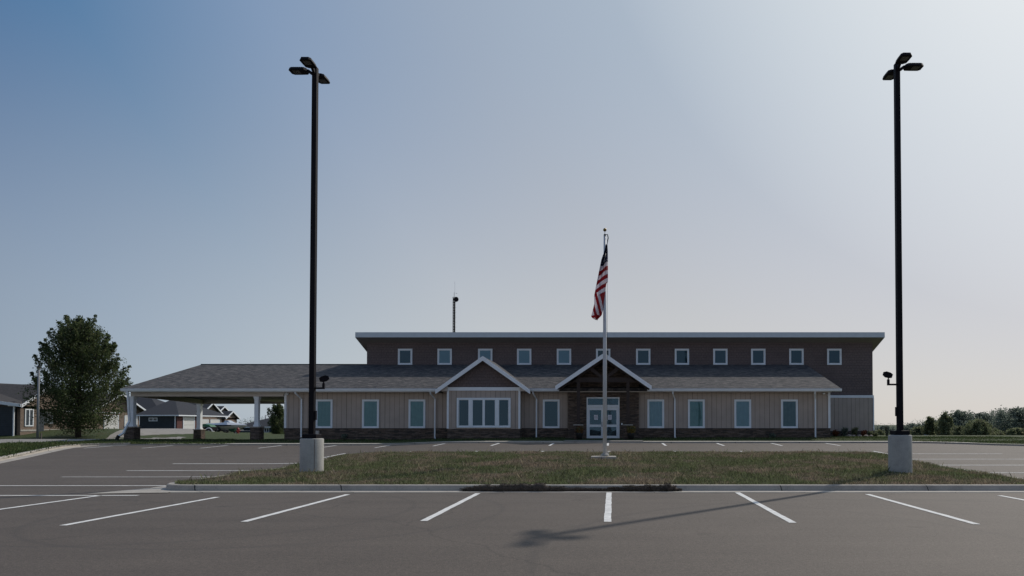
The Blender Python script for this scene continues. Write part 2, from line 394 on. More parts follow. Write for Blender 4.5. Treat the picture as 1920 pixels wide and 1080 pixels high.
def resample(pts, step):
    o = []
    for i in range(len(pts) - 1):
        a, b = Vector(pts[i]), Vector(pts[i + 1]); n = max(1, int((b - a).length / step))
        o += [tuple(a + (b - a) * k / n) for k in range(n)]
    return o + [tuple(pts[-1])]
def sheet(name, poly, zf, m, xs, ys, parent=None, step=1.0, maxedge=None):
    bd = resample(list(poly) + [poly[0]], step)[:-1]
    gx, gy = np.meshgrid(xs, ys); gx = gx.ravel(); gy = gy.ravel(); k = inpoly(bd, gx, gy)
    pts = bd + list(zip(gx[k], gy[k])); n = len(bd)
    r = delaunay_2d_cdt([Vector(p) for p in pts], [], [list(range(n))], 1, 1e-5)
    vs = np.array([(p[0], p[1]) for p in r[0]]); z = zf(vs[:, 0], vs[:, 1])
    mb = MB(); mb.add([(vs[i, 0], vs[i, 1], float(z[i])) for i in range(len(vs))], [tuple(f) for f in r[2]])
    o = mb.build(name, m, parent, smooth=True)
    bmx = bmesh.new(); bmx.from_mesh(o.data)
    for f in bmx.faces:
        if f.normal.z < 0: f.normal_flip()
    bmx.to_mesh(o.data); bmx.free(); return o
# lot outline (kerb line), left -> back -> right
EDGE = [(-120, 15), (-60, 17), (-30, 18.5), (-24.5, 20.5), (-22.6, 23.5), (-24.2, 26.9), (-26.1, 31.2), (-27.9, 35.0), (-28.9, 37.3), (-29.1, 38.8),
        (-28.6, 39.6), (-27.2, 39.95), (16, 39.9), (17.6, 39.7), (19.0, 38.8), (20.2, 37.5), (21.4, 36.8), (30, 36.3), (60, 36), (120, 36)]
lot_poly = EDGE + [(120, -90), (-120, -90)]
xs = np.concatenate([np.arange(-118, -34, 6), np.arange(-33, 30, 1.5), np.arange(30, 118, 6)])
ys = np.concatenate([np.arange(-85, 0, 8), np.arange(0, 44, 1.0)])
struct(sheet('parking_lot', lot_poly, lambda x, y: zA(x, y), ASPH, xs, ys))
far = [(120, 36), (3500, 36), (3500, 6000), (-3500, 6000), (-3500, 15), (-120, 15)]
gxs = np.concatenate([np.arange(-110, 110, 4.0)]); gys = np.concatenate([np.arange(17, 150, 3.0)])
def ground():
    bd = resample(EDGE, 1.0); ring = [(3500, 36), (3500, 6000), (-3500, 6000), (-3500, 15)]
    poly = bd + ring; gx, gy = np.meshgrid(gxs, gys); gx = gx.ravel(); gy = gy.ravel(); k = inpoly(poly, gx, gy)
    pts = poly + list(zip(gx[k], gy[k])) + [(x, y) for x in (-2000, -800, -300, 0, 300, 800, 2000) for y in (200, 350, 700, 1500, 4000)]
    r = delaunay_2d_cdt([Vector(p) for p in pts], [], [list(range(len(poly)))], 1, 1e-5)
    vs = np.array([(p[0], p[1]) for p in r[0]]); z = zG(vs[:, 0], vs[:, 1])
    mb = MB(); mb.add([(vs[i, 0], vs[i, 1], float(z[i])) for i in range(len(vs))], [tuple(f) for f in r[2]])
    o = mb.build('ground', LAWNG, smooth=True); bmx = bmesh.new(); bmx.from_mesh(o.data)
    for f in bmx.faces:
        if f.normal.z < 0: f.normal_flip()
    bmx.to_mesh(o.data); bmx.free(); return struct(o)
ground()

def sweep(name, line, prof, zf, m, closed=False, side=1):
    """prof: list of (offset away from the asphalt, dz)."""
    L = [Vector((p[0], p[1])) for p in line]; n = len(L); vs = []; fs = []
    for i, p in enumerate(L):
        a = L[i - 1] if (closed or i) else p; b = L[(i + 1) % n] if (closed or i < n - 1) else p
        d1 = (p - a).normalized() if (p - a).length > 1e-6 else (b - p).normalized()
        d2 = (b - p).normalized() if (b - p).length > 1e-6 else d1
        n1 = Vector((-d1.y, d1.x)) * side; n2 = Vector((-d2.y, d2.x)) * side
        nn = (n1 + n2).normalized(); k = 1 / max(.5, nn.dot(n1)); z = float(zf(p.x, p.y))
        for o_, dz in prof: vs.append((p.x + nn.x * o_ * k, p.y + nn.y * o_ * k, z + dz))
    q = len(prof)
    for i in range(n if closed else n - 1):
        for j in range(q - 1):
            a = i * q + j; b = ((i + 1) % n) * q + j; fs.append((a, b, b + 1, a + 1) if side > 0 else (a, a + 1, b + 1, b))
    mb = MB(); mb.add(vs, fs); o = mb.build(name, m)
    bmx = bmesh.new(); bmx.from_mesh(o.data); bmesh.ops.recalc_face_normals(bmx, faces=bmx.faces)
    if sum(f.normal.z * f.calc_area() for f in bmx.faces) < 0: bmesh.ops.reverse_faces(bmx, faces=bmx.faces)
    bmx.to_mesh(o.data); bmx.free(); return struct(o)
KP0 = [(0, -.05), (.02, .07), (.04, .085), (.18, .085), (.18, -.1)]
KP = [(-.45, -.02), (-.45, .010), (0, .008), (.03, .13), (.06, .145), (.18, .145), (.18, -.1)]
kl = EDGE.index((-27.2, 39.95))
sweep('kerb', resample(EDGE[:kl + 1], 1.0), KP, zA, CONC, side=1)
sweep('kerb', resample(EDGE[kl:], 1.0), KP0, zA, CONC, side=1)
sweep('pavement', resample(EDGE[kl:kl + 6], 1.0), [(.19, -.1), (.19, .088), (1.45, .092), (1.45, -.1)], zA, WALKP, side=1)

# flag island
def rrect(x0, x1, y0, y1, r, n=6):
    o = []
    for cx, cy, a0 in ((x1 - r, y0 + r, -90), (x1 - r, y1 - r, 0), (x0 + r, y1 - r, 90), (x0 + r, y0 + r, 180)):
        for k in range(n + 1):
            a = R(a0 + 90 * k / n); o.append((cx + r * math.cos(a), cy + r * math.sin(a)))
    return o
IX0, IX1, IY0, IY1 = -11.4, 11.3, 17.45, 30.6
isl = rrect(IX0, IX1, IY0, IY1, .9)
isl_f = resample(isl + [isl[0]], .8)[:-1]
sweep('island_kerb', isl_f, KP, zA, CONC, closed=True, side=1)
inner = rrect(IX0 + .16, IX1 - .16, IY0 + .16, IY1 - .16, .8)
def zI(x, y):
    x = np.asarray(x, float); y = np.asarray(y, float)
    e = np.minimum(np.minimum(x - IX0, IX1 - x), np.minimum(y - IY0, IY1 - y))
    b = sm((e - .16) / 5.0)
    return zA(x, y) + .135 + .13 * b + .02 * np.sin(x * 1.3 + y * .7) * b + .015 * np.sin(x * 3.1 - y * 2.3) * b
o = sheet('grass_island', inner, zI, GRASSG, np.arange(IX0, IX1, .4), np.arange(IY0, IY1, .4), step=.4); struct(o)
# concrete apron at the island nose
mb = MB(); ap = [(-12.3, 16.62), (-10.6, 16.9), (-10.6, 17.02), (-11.84, 18.1), (-12.0, 17.5)]
mb.add([(x, y, float(zA(x, y)) + .014) for x, y in ap], [tuple(range(5))]); struct(mb.build('apron', CONC))

def blades(name, m, area, n, h0, h1, wid, zf, mask=None, tall=0, tallh=.3, dens=None):
    x0, x1, y0, y1 = area
    x = rng.uniform(x0, x1, n); y = rng.uniform(y0, y1, n)
    if dens is not None: k = rng.random(n) < dens(x, y); x = x[k]; y = y[k]
    if mask is not None: k = mask(x, y); x = x[k]; y = y[k]
    n = len(x); z = zf(x, y) - .01; h = rng.uniform(h0, h1, n) * (.75 + .5 * (np.sin(x * 2.1) * np.cos(y * 1.7 + x) * .5 + .5))
    if tall:
        k = rng.random(n) < tall; h[k] = rng.uniform(tallh * .5, tallh, k.sum())
    a = rng.uniform(0, 2 * np.pi, n); la = rng.uniform(0, 2 * np.pi, n); ll = h * rng.uniform(.1, .75, n)
    wx = np.cos(a) * wid * rng.uniform(.5, 1.3, n) / 2; wy = np.sin(a) * wid / 2
    V = np.empty((n, 4, 3))
    V[:, 0] = np.stack([x - wx, y - wy, z], 1); V[:, 1] = np.stack([x + wx, y + wy, z], 1)
    V[:, 2] = np.stack([x + wx * .7 + np.cos(la) * ll * .4, y + wy * .7 + np.sin(la) * ll * .4, z + h * .6], 1)
    V[:, 3] = np.stack([x + np.cos(la) * ll, y + np.sin(la) * ll, z + h], 1)
    idx = np.arange(n)[:, None] * 4
    Fc = np.concatenate([idx + np.array([0, 1, 2]), idx + np.array([0, 2, 3])], 1).reshape(-1, 3)
    t = np.repeat(rng.random(n), 4)
    return np_mesh(name, V.reshape(-1, 3), Fc, m, tint=t)
PED = [(-8.75, 21.0), (8.5, 20.8)]; FP = (P(1134, 800, 26)[0], 26.0)
def islmask(x, y):
    k = inpoly(inner, x, y)
    for px_, py_ in PED: k &= (x - px_) ** 2 + (y - py_) ** 2 > .36 ** 2
    k &= ~((np.abs(x - FP[0]) < .52) & (np.abs(y - FP[1]) < .42)); return k
def bare(x, y):
    v = np.sin(x * .9 + 2 * np.sin(y * .6)) * np.cos(y * 1.1 + x * .35) + .4 * np.sin(x * 2.7 + y * 1.9)
    return np.clip(.98 - .55 * sm((v - .45) / .5), 0, 1)
tag(blades('island_grass', GRASSB, (IX0, IX1, IY0, IY1), 420000, .035, .095, .012, zI, islmask, .008, .24, bare), kind='stuff',
    label='dry patchy green and brown grass on the island', cat='grass')
PATHL = [(-90, 34), (-60, 35), (-45, 36.5), (-38, 39), (-35.2, 43), (-35.2, 49), (-38.5, 57), (-48, 73), (-57, 94), (-68, 118)]
def pathdist(x, y):
    d = np.full(np.shape(x), 1e9)
    for (ax, ay), (bx_, by_) in zip(PATHL[:-1], PATHL[1:]):
        t = np.clip(((x - ax) * (bx_ - ax) + (y - ay) * (by_ - ay)) / ((bx_ - ax) ** 2 + (by_ - ay) ** 2), 0, 1)
        d = np.minimum(d, np.hypot(x - ax - t * (bx_ - ax), y - ay - t * (by_ - ay)))
    return d
def lawnmask(x, y):
    k = ~inpoly(EDGE + [(120, -90), (-120, -90)], x, y)
    k &= pathdist(x, y) > 3.15
    k &= ~((x > -25.4) & (x < 14.5) & (y > 44.9)); k &= ~((x > -2.95) & (x < 1.8) & (y < 46)); return k
tag(blades('lawn_grass', LAWNB, (-34, 26, 36.5, 48), 130000, .04, .10, .022, zG, lambda x, y: lawnmask(x, y) & (((y > 41.45) & (x <= 16)) | ((x > 16) & (y > 41.5 - (x - 16) * .7)) | (x < -27)), .003, .2), kind='stuff',
    label='thin green grass strip along the kerb before the building', cat='grass')

tag(blades('weed_grass', LAWNB, (-37, -22, 23, 42), 60000, .05, .14, .03, zG, lambda x, y: lawnmask(x, y), .01, .3), kind='stuff',
    label='weedy grass strip between the left kerb and the concrete path', cat='grass')
# lines
def stripes():
    mb = MB()
    def strip(x0, y0, x1, y1, wd=.125):
        n = max(2, int(math.hypot(x1 - x0, y1 - y0) / .25)); d = Vector((x1 - x0, y1 - y0)).normalized(); nn = Vector((-d.y, d.x)) * wd / 2; vs = []
        for i in range(n + 1):
            t = i / n; x = x0 + (x1 - x0) * t; y = y0 + (y1 - y0) * t; j = random.uniform(-.006, .006)
            for s in (-1, 1):
                a, b = x + nn.x * s + j, y + nn.y * s + j; vs.append((a, b, float(zA(a, b)) + .006))
        mb.add(vs, [(2 * i, 2 * i + 1, 2 * i + 3, 2 * i + 2) for i in range(n)])
    for x, ya, yb_ in ((-11.76, 16.3, 11.2), (-8.87, 15.95, 11.47), (-6.18, 16.55, 11.9), (-3.2, 16.8, 12.0), (-.1, 17.02, 11.9), (2.97, 17.02, 11.78), (5.93, 16.6, 11.6), (8.85, 16.3, 11.5), (11.9, 16.3, 11.5), (-14.7, 16.3, 11.2)): strip(x, ya, x, yb_)
    for y, xa in ((16.3, -10.9), (18.9, -11.9), (21.9, -11.9), (25.1, -12.1), (27.9, -12.2)): strip(xa, y, xa - 5.1, y)
    for y in (17.3, 20.3, 23.2, 26.0, 28.5, 31.4): strip(11.8, y, 17.2, y)
    for k in range(9):
        x = -12.5 + 3.075 * k
        strip(x, 31.1 - (1.2 if k in (0, 8) else 0), x, 33.1)
    for k in range(-8, 6):
        x = -3.35 + 3.05 * k
        strip(x, 39.8, x, 37.2)
    return struct(mb.build('parking_lines', PAINT))
stripes()
# concrete street on the left, entry walk
def ribbon(name, pts, wd, zf, m, dz):
    L = [Vector(p) for p in resample(pts, 2)]; vs = []
    for i, p in enumerate(L):
        d = (L[min(i + 1, len(L) - 1)] - L[max(i - 1, 0)]).normalized(); n = Vector((-d.y, d.x)) * wd / 2
        for k in range(5):
            q = p + n * (k / 2 - 1); vs.append((q.x, q.y, float(zf(q.x, q.y)) + dz))
    mb = MB(); mb.add(vs, [(i * 5 + k, i * 5 + k + 1, i * 5 + k + 6, i * 5 + k + 5) for i in range(len(L) - 1) for k in range(4)])
    o = mb.build(name, m); bmx = bmesh.new(); bmx.from_mesh(o.data)
    for f in bmx.faces:
        if f.normal.z < 0: f.normal_flip()
    bmx.to_mesh(o.data); bmx.free(); return struct(o)
ribbon('path', PATHL, 6.2, zG, WALK, .04)
mb = MB().box(-2.85, 1.7, 40.10, 44.8, .40, .70); struct(mb.build('entry_walk', WALK))

# ---------------------------------------------------------------- office building
D0 = 45.0
bld = thing('office_building', (0, 45, .6), 'long tan office building with dark shingle roof, brown upper storey and white trimmed windows', 'building')
xL, xR = PX(535, D0), PX(1555, D0)
zb = .5; zst = PZ(804, D0); zeave = PZ(729, 44.4)
DU = 51.2; zrt = PZ(683.5, DU)
# lower walls
MB().box(xL, xR, D0, DU - .02, zst, zeave + .05).build('siding_wall', SIDE, bld)
m = MB(); m.box(xL - .03, PX(840, 43.9) - .003, D0 - .06, DU - .3, zb, zst + .01); m.box(PX(974, 43.9) + .003, PX(1065, 44.7) - .003, D0 - .06, DU - .3, zb, zst + .01)
m.box(PX(1198, 44.7) + .003, xR + .03, D0 - .06, DU - .3, zb, zst + .01); m.build('stone_base', STONE, bld)
m = MB(); capz = zst + .01
for a, b in ((xL - .05, PX(840, 43.9)), (PX(974, 43.9), PX(1065, 44.7)), (PX(1198, 44.7), xR + .05)): m.box(a + .004, b - .004, D0 - .09, D0 - .002, capz, capz + .035)
m.build('base_ledge', DSOFF, bld)
# corner trim
for x in (xL, xR): MB().box(x - .07, x + .07, D0 - .035, D0 + .1, capz + .037, zeave - .12).build('corner_trim', TRIM, bld)
# roof (low hip)
ex0, ex1, ey = PX(228, 44.4), PX(1577, 44.4), 44.4
rx0, rx1 = PX(378, DU, 683), PX(1511, DU, 683)
uxL = PX(688, DU, 660); uxR = PX(1636, DU, 660)
zt = zeave + .04; th = .16
A = (ex0, ey, zt); B = (ex1, ey, zt); C_ = (rx1, DU, zrt); Rr = (rx0, DU, zrt); E = (-36.6, 61.9, zt); G = (uxL, 61.9, zt); H = (uxL, DU, zrt); B2 = (ex1, DU, zt)
m = MB(); top = [A, B, C_, Rr, E, G, H, B2]; bot = [(p[0], p[1], p[2] - th) for p in top]
m.add(top + bot, [(0, 1, 2, 6, 3), (0, 3, 4), (3, 6, 5, 4), (1, 7, 2), (9, 8, 12, 13, 15), (0, 8, 9, 1), (4, 12, 8, 0), (5, 13, 12, 4), (7, 1, 9, 15), (6, 14, 13, 5)])
m.build('roof', SHING, bld)
MB().box(rx0, uxL, DU - .1, DU + .1, zrt - .02, zrt + .035).build('ridge_cap', mat('ridge_shingle', (.03, .028, .028), .95), bld)
MB().box(xL, xR, ey + .04, D0 - .004, zeave - .20, zeave - .15).build('soffit', SOFF, bld)
MB().box(rx0 + .6, xL - .01, 44.7, 61.2, 3.60, 3.66).build('porch_ceiling', mat('cream_ceiling', (.80, .73, .66), .7, var=.04), bld)
def gutter(xa, xb):
    m = MB(); zg = zeave
    m.prism([(xa, 44.38, zg - .17), (xa, 44.26, zg - .15), (xa, 44.22, zg - .02), (xa, 44.22, zg + .01), (xa, 44.25, zg + .01), (xa, 44.26, zg - .03), (xa, 44.38, zg - .03)], (xb - xa, 0, 0))
    return m.build('gutter', TRIM, bld)
gxA, gxB, gxC, gxD = PX(822, 44.2), PX(990, 44.2), PX(1048, 44.2), PX(1214, 44.2)
gutter(ex0, gxA); gutter(gxB, gxC); gutter(gxD, ex1 + .02)
m = MB(); m.box(ex0 + .1, gxA, 44.385, 44.41, zeave - .2, zeave - .03).build('fascia', TRIM, bld)
# portico
zbm = PZ(743.5, D0)
m = MB(); fx0 = PX(247, D0)
m.box(fx0, xL - .08, D0 - .15, D0 + .15, zbm, zeave - .1).build('beam', SOFF, bld)
bx = PX(375, 61)
m = MB(); m.box(bx, xL, 60.9, 61.2, zbm, zeave - .1).build('beam', SOFF, bld)
m = MB(); m.prism([(fx0 + .02, 45.16, zbm), (fx0 + .3, 45.16, zbm), (bx + .28, 60.88, zbm), (bx, 60.88, zbm)], (0, 0, zeave - .1 - zbm)).build('beam', SOFF, bld)
def column(px, D, py_st, w_st, w_c, zbase):
    x = PX(px, D); zs = PZ(py_st, D)
    m = MB(); m.sq(x, D, zs + .06, zbm, w_c).sq(x, D, zs + .06, zs + .18, w_c + .08).sq(x, D, zbm - .14, zbm - .002, w_c + .07)
    c = m.build('column', TRIM, bld)
    MB().sq(x, D, zbase, zs, w_st * 1.02, w_st).build('stone_pier', STONE, c)
    MB().sq(x, D, zs, zs + .06, w_st + .07).build('pier_cap', CONC, c)
column(248, D0, 801.5, .62, .30, .3); column(482, D0, 801.5, .58, .25, .5); column(374, 61, 806, .64, .32, .0)
# downspouts
def downspout(px, D=D0, jog=True, foot=True, zbot=None):
    x = PX(px, D); m = MB(); y1 = D - .09; zb_ = zbot or PZ(820, D)
    x0 = x - .16 if jog else x
    pts = [(x0, 44.36, zeave - .15), (x0, 44.40, zeave - .28), (x, y1, zeave - .62), (x, y1, zb_)]
    m.tube(pts, .058, 4, rot=R(45))
    if foot: m.tube([(x, y1, zb_ + .02), (x + .03, y1 - .05, zb_ - .06), (x + .12, y1 - .3, zb_ - .13)], .058, 4, rot=R(45))
    return m.build('downspout', TRIM, bld)
for px in (566, 816, 1265, 1528): downspout(px, foot=px != 566)
downspout(1006, foot=False)
# big porch downspout with kick-out over the pier and black splash boot
xd = PX(239, 44.5)
m = MB(); m.tube([(xd + .1, 44.30, zeave - .15), (xd + .1, 44.36, zeave - .4), (xd + .12, 44.5, 1.85), (xd + .05, 44.3, 1.45), (xd - .04, 44.2, 1.1), (xd - .30, 44.1, .88)], .075, 4, rot=R(45)).build('downspout', TRIM, bld)
m = MB(); m.tube([(xd - .26, 44.1, .95), (xd - .36, 44.06, .70), (xd - .34, 44.04, .45)], .10, 8).build('downspout_boot', BRASS, bld)

# windows
def curtain_mb(w_, h_, folds=True):
    m = MB(); n = max(4, int(w_ / .022)); vs = []; ph = random.random() * 6
    for i in range(n + 1):
        x = -w_ / 2 + w_ * i / n; y = (.010 * math.sin(i * .62 + ph) + .006 * math.sin(i * .23 + ph * 2)) if folds else 0
        vs += [(x, y, 0), (x, y, h_)]
    m.add(vs, [(2 * i, 2 * i + 2, 2 * i + 3, 2 * i + 1) for i in range(n)]); m.smooth = True; return m
def window(x, D, z0, z1, wd, panes=1, cover='curtain', tw=.09, dep=.07, lites=None):
    """frame mesh local origin at bottom centre on wall plane; returns frame"""
    h = z1 - z0; m = MB(); a = wd / 2
    m.box(-a, a, -dep, 0, 0, tw).box(-a, a, -dep, 0, h - tw, h).box(-a, -a + tw, -dep, 0, tw, h - tw).box(a - tw, a, -dep, 0, tw, h - tw)
    lites = lites or [(-a + tw, a - tw)]
    for i in range(len(lites) - 1): m.box(lites[i][1], lites[i + 1][0], -dep, 0, tw, h - tw)
    fr = m.build('window', VINYL, bld, (x, D - .002, z0), bevel=.006)
    for (l0, l1) in lites:
        s = MB(); k = .035
        s.box(l0, l1, -.05, -.004, tw, tw + k).box(l0, l1, -.05, -.004, h - tw - k, h - tw).box(l0, l0 + k, -.05, -.004, tw + k, h - tw - k).box(l1 - k, l1, -.05, -.004, tw + k, h - tw - k)
        s.build('sash', VINYL, fr)
        g = MB(); g.add([(l0 + k, -.036, tw + k), (l1 - k, -.036, tw + k), (l1 - k, -.036, h - tw - k), (l0 + k, -.036, h - tw - k)], [(0, 1, 2, 3)]); g.build('pane', GLASS, fr)
        cw = l1 - l0 - 2 * k; cx = (l0 + l1) / 2
        if cover != 'dark':
            mt = {'curtain': CURT, 'pale': CURTP, 'dim': CURTD, 'blind': BLIND, 'navy': mat('blue_shade', (.025, .06, .088), .8, var=.05)}[cover]
            c = curtain_mb(cw, h - 2 * tw - 2 * k, cover in ('curtain', 'pale', 'dim'))
            c.build('blind' if cover in ('blind', 'navy') else 'curtain', mt, fr, (cx, -.018 if cover not in ('blind', 'navy') else -.012, tw + k))
        else:
            c = MB(); c.add([(l0 + k, -.004, tw + k), (l1 - k, -.004, tw + k), (l1 - k, -.004, h - tw - k), (l0 + k, -.004, h - tw - k)], [(0, 1, 2, 3)]); c.build('dark_backing', DARKIN, fr)
    return fr
z0w, z1w = PZ(803, D0), PZ(749, D0)
for px, cov in ((608, 'curtain'), (695, 'curtain'), (782, 'curtain'), (1033.5, 'navy'), (1229.5, 'pale'), (1305.5, 'curtain'), (1392.5, 'pale'), (1480, 'dim')):
    window(PX(px, D0), D0, z0w, z1w, 31.5 / F * D0, cover=cov)
# upper storey
zf0 = PZ(632, 50.3); zw = PZ(642.5, DU); sl = (zf0 - zw) / .9; yb = 64.0
m = MB(); zbk = zw - sl * (yb - DU)
m.prism([(uxL, DU, zb), (uxL, DU, zw), (uxL, yb, zbk), (uxL, yb, zb)], (uxR - uxL, 0, 0)).build('upper_wall', SHAKE, bld)
fxa, fxb = PX(667, 50.3, 628), PX(1658, 50.3, 628); zf1 = PZ(623.5, 50.3)
m = MB(); q = zf1 - zf0
def zs_(y): return zf0 - sl * (y - 50.3)
m.prism([(fxa, 50.33, zs_(50.33) + .03), (fxa, 50.33, zs_(50.33) + q - .02), (fxa, 65.2, zs_(65.2) + q - .02), (fxa, 65.2, zs_(65.2) + .03)], (fxb - fxa, 0, 0)).build('upper_roof', SHINGD, bld)
m = MB(); m.prism([(fxa - .01, 50.36, zs_(50.36)), (fxa - .01, 65.2, zs_(65.2)), (fxa - .01, 65.2, zs_(65.2) + .028), (fxa - .01, 50.36, zs_(50.36) + .028)], (fxb - fxa + .02, 0, 0)).build('upper_soffit', mat('grey_soffit', (.30, .275, .255), .7, var=.05), bld)
FASC = mat('fascia_metal', (.60, .66, .70), .45, var=.05)
m = MB(); m.box(fxa - .03, fxb + .03, 50.28, 50.325, zf0 - .02, zf1 + .02)
m.prism([(fxb + .012, 50.33, zs_(50.33) - .02), (fxb + .012, 50.33, zs_(50.33) + q), (fxb + .012, 65.2, zs_(65.2) + q), (fxb + .012, 65.2, zs_(65.2) - .02)], (.03, 0, 0))
m.prism([(fxa - .012, 50.33, zs_(50.33) - .02), (fxa - .012, 50.33, zs_(50.33) + q), (fxa - .012, 65.2, zs_(65.2) + q), (fxa - .012, 65.2, zs_(65.2) - .02)], (-.03, 0, 0)).build('upper_fascia', FASC, bld)
# right lower part of the tall block
zr = PZ(746, DU)
m = MB(); m.box(xR - .3, uxR + .03, DU - .035, yb - .1, zb, zr).build('siding_wall', SIDE, bld)
m = MB(); m.box(xR - .3, uxR + .05, DU - .06, DU + .2, zr, zr + .19).build('band_board', TRIM, bld)
m = MB(); m.box(uxR - .02, uxR + .06, DU - .07, DU + .1, PZ(808, DU) + .05, zr - .003).build('corner_trim', TRIM, bld)
m = MB(); m.box(xR - .3, uxR + .08, DU - .10, yb - .2, zb - .5, PZ(808, DU)).build('stone_base', STONE, bld)
z0u, z1u = PZ(684.3, DU), PZ(654, DU)
for px, cov in zip((760, 834, 910, 983, 1057.5, 1131, 1206, 1278.5, 1350.5, 1421.5, 1493, 1564), ('navy', 'blind', 'blind', 'blind', 'blind', 'dark', 'navy', 'navy', 'navy', 'navy', 'navy', 'navy')):
    window(PX(px, DU, 668), DU, z0u, z1u, 27 / F * DU, cover=cov, tw=.10)
# front gables
def gable(name, apex, e0, e1, D, back, rthick=.22):
    a = P(*apex, D); l = P(*e0, D); r = P(*e1, D)
    m = MB(); t = .18
    for e in (l, r):
        m.prism([(a[0], D + .04, a[2]), (e[0], D + .04, e[2]), (e[0], D + .04, e[2] - t), (a[0], D + .04, a[2] - t)], (0, back - D, 0))
    rf = m.build(name, SHING, bld)
    m = MB(); t2 = .27
    for i, e in enumerate((l, r)):
        dirx = (e[0] - a[0]); s = (e[2] - a[2]) / dirx; ex = e[0] + (.06 if dirx > 0 else -.06); ez = a[2] + s * (ex - a[0])
        m.prism([(a[0], D - .01, a[2] + .02), (ex, D - .01, ez + .02), (ex, D - .01, ez - t2 * .9), (a[0], D - .01, a[2] - t2)], (0, .045, 0))
    m.build('rake_trim', TRIM, rf)
    return a, l, r, rf
# bay
bD = 43.9; bl, brr = PX(840, bD), PX(974, bD)
a, l, r, rf = gable('gable_roof', (905, 668), (818, 730), (992, 730), 43.45, 50.9)
zband0, zband1 = PZ(732.5, bD), PZ(726, bD)
m = MB(); m.box(bl, brr, bD, D0 + .3, zst, zband0).build('bay_wall', SIDE, bld)
m = MB(); m.box(bl - .03, brr + .03, bD - .05, D0 - .1, zb, zst - .02).build('stone_base', STONE, bld)
m = MB(); sL = (a[2] - l[2]) / (a[0] - l[0])
zt_ = lambda x: a[2] - .17 - sL * abs(x - a[0])
m.prism([(bl, bD + .01, zband0), (brr, bD + .01, zband0), (brr, bD + .01, zt_(brr)), (a[0], bD + .01, zt_(a[0])), (bl, bD + .01, zt_(bl))], (0, .2, 0)).build('gable_wall', SHAKE, bld)
m = MB(); m.box(bl - .03, brr + .03, bD - .05, bD, zband0, zband1).build('band_board', TRIM, bld)
for x in (bl, brr): MB().box(x - .07, x + .05, bD - .045, bD + .03, zst + .02, zband0 - .003).build('corner_trim', TRIM, bld)
for s, x0, x1 in ((-1, l[0] + .16, bl - .035), (1, brr + .035, r[0] - .16)):
    zlo = min(zt_(x0), zt_(x1)) ; 
    m = MB(); m.prism([(x0, bD - .2, zeave - .17), (x1, bD - .2, zeave - .17), (x1, bD - .2, zt_(x1)), (x0, bD - .2, zt_(x0))], (0, 1.2, 0)).build('eave_return', SOFF, bld)
cx = PX(907, bD); hw = 101 / 2 / F * bD
li = [((PX(p0, bD) - cx), (PX(p1, bD) - cx)) for p0, p1 in ((860, 879.5), (885.5, 905.8), (908.2, 929), (935, 954))]
fr = window(cx, bD, PZ(802, bD), PZ(746, bD), 2 * hw, cover='navy', lites=li, tw=.10)
# entry
eD = 44.7; el, er = PX(1065, eD), PX(1198, eD)
a, l, r, rf = gable('porch_roof', (1133, 662), (1043, 723), (1220, 722.5), 42.8, 51.0)
sL = (a[2] - l[2]) / (a[0] - l[0])
dx0, dx1 = PX(1100, eD), PX(1161.5, eD); dz1 = PZ(745, eD); dz0 = .71
m = MB(); m.box(el, dx0 - .002, eD, D0 + .2, zb, 4.0).box(dx1 + .002, er, eD, D0 + .2, zb, 4.0).box(dx0 - .002, dx1 + .002, eD, D0 + .2, dz1 + .002, 4.0)
m.prism([(el, eD + .001, 4.0), (er, eD + .001, 4.0), (er, eD + .001, zt_(er)), (a[0], eD + .001, a[2] - .17), (el, eD + .001, zt_(el))], (0, .4, 0)).build('entry_wall', STONE, bld)
# timber truss
pD = 43.25; zrk = lambda x: a[2] - .20 - sL * abs(x - a[0])
pxl, pxr = PX(1084.5, pD), PX(1177.5, pD); ztie0, ztie1 = PZ(716.5, pD), PZ(708, pD)
m = MB(); m.box(pxl - .45, pxr + .45, pD - .1, pD + .1, ztie0, ztie1)
m.box(a[0] - .09, a[0] + .09, pD - .09, pD + .09, ztie1, zrk(a[0]) - .02)
for s in (-1, 1):
    m.prism([(a[0] + s * .02, pD - .08, ztie1), (a[0] + s * .26, pD - .08, ztie1), (a[0] + s * 1.02, pD - .08, zrk(a[0] + 1.02) - .02), (a[0] + s * .80, pD - .08, zrk(a[0] + .80) - .02)], (0, .16, 0))
    m.prism([(a[0], pD - .1, zrk(a[0])), (a[0] + s * 2.72, pD - .1, zrk(a[0] + 2.72)), (a[0] + s * 2.72, pD - .1, zrk(a[0] + 2.72) - .17), (a[0], pD - .1, zrk(a[0]) - .2)], (0, .2, 0))
m.build('timber_truss', TIMB, bld)
zp = PZ(797.5, pD)
for x in (pxl, pxr):
    c = MB().sq(x, pD, zp + .05, ztie0 - .002, .19).build('timber_post', TIMB, bld)
    MB().sq(x, pD, .6, zp, .50).build('stone_pier', STONE, c)
    MB().sq(x, pD, zp, zp + .05, .58).build('pier_cap', PEDC, c)
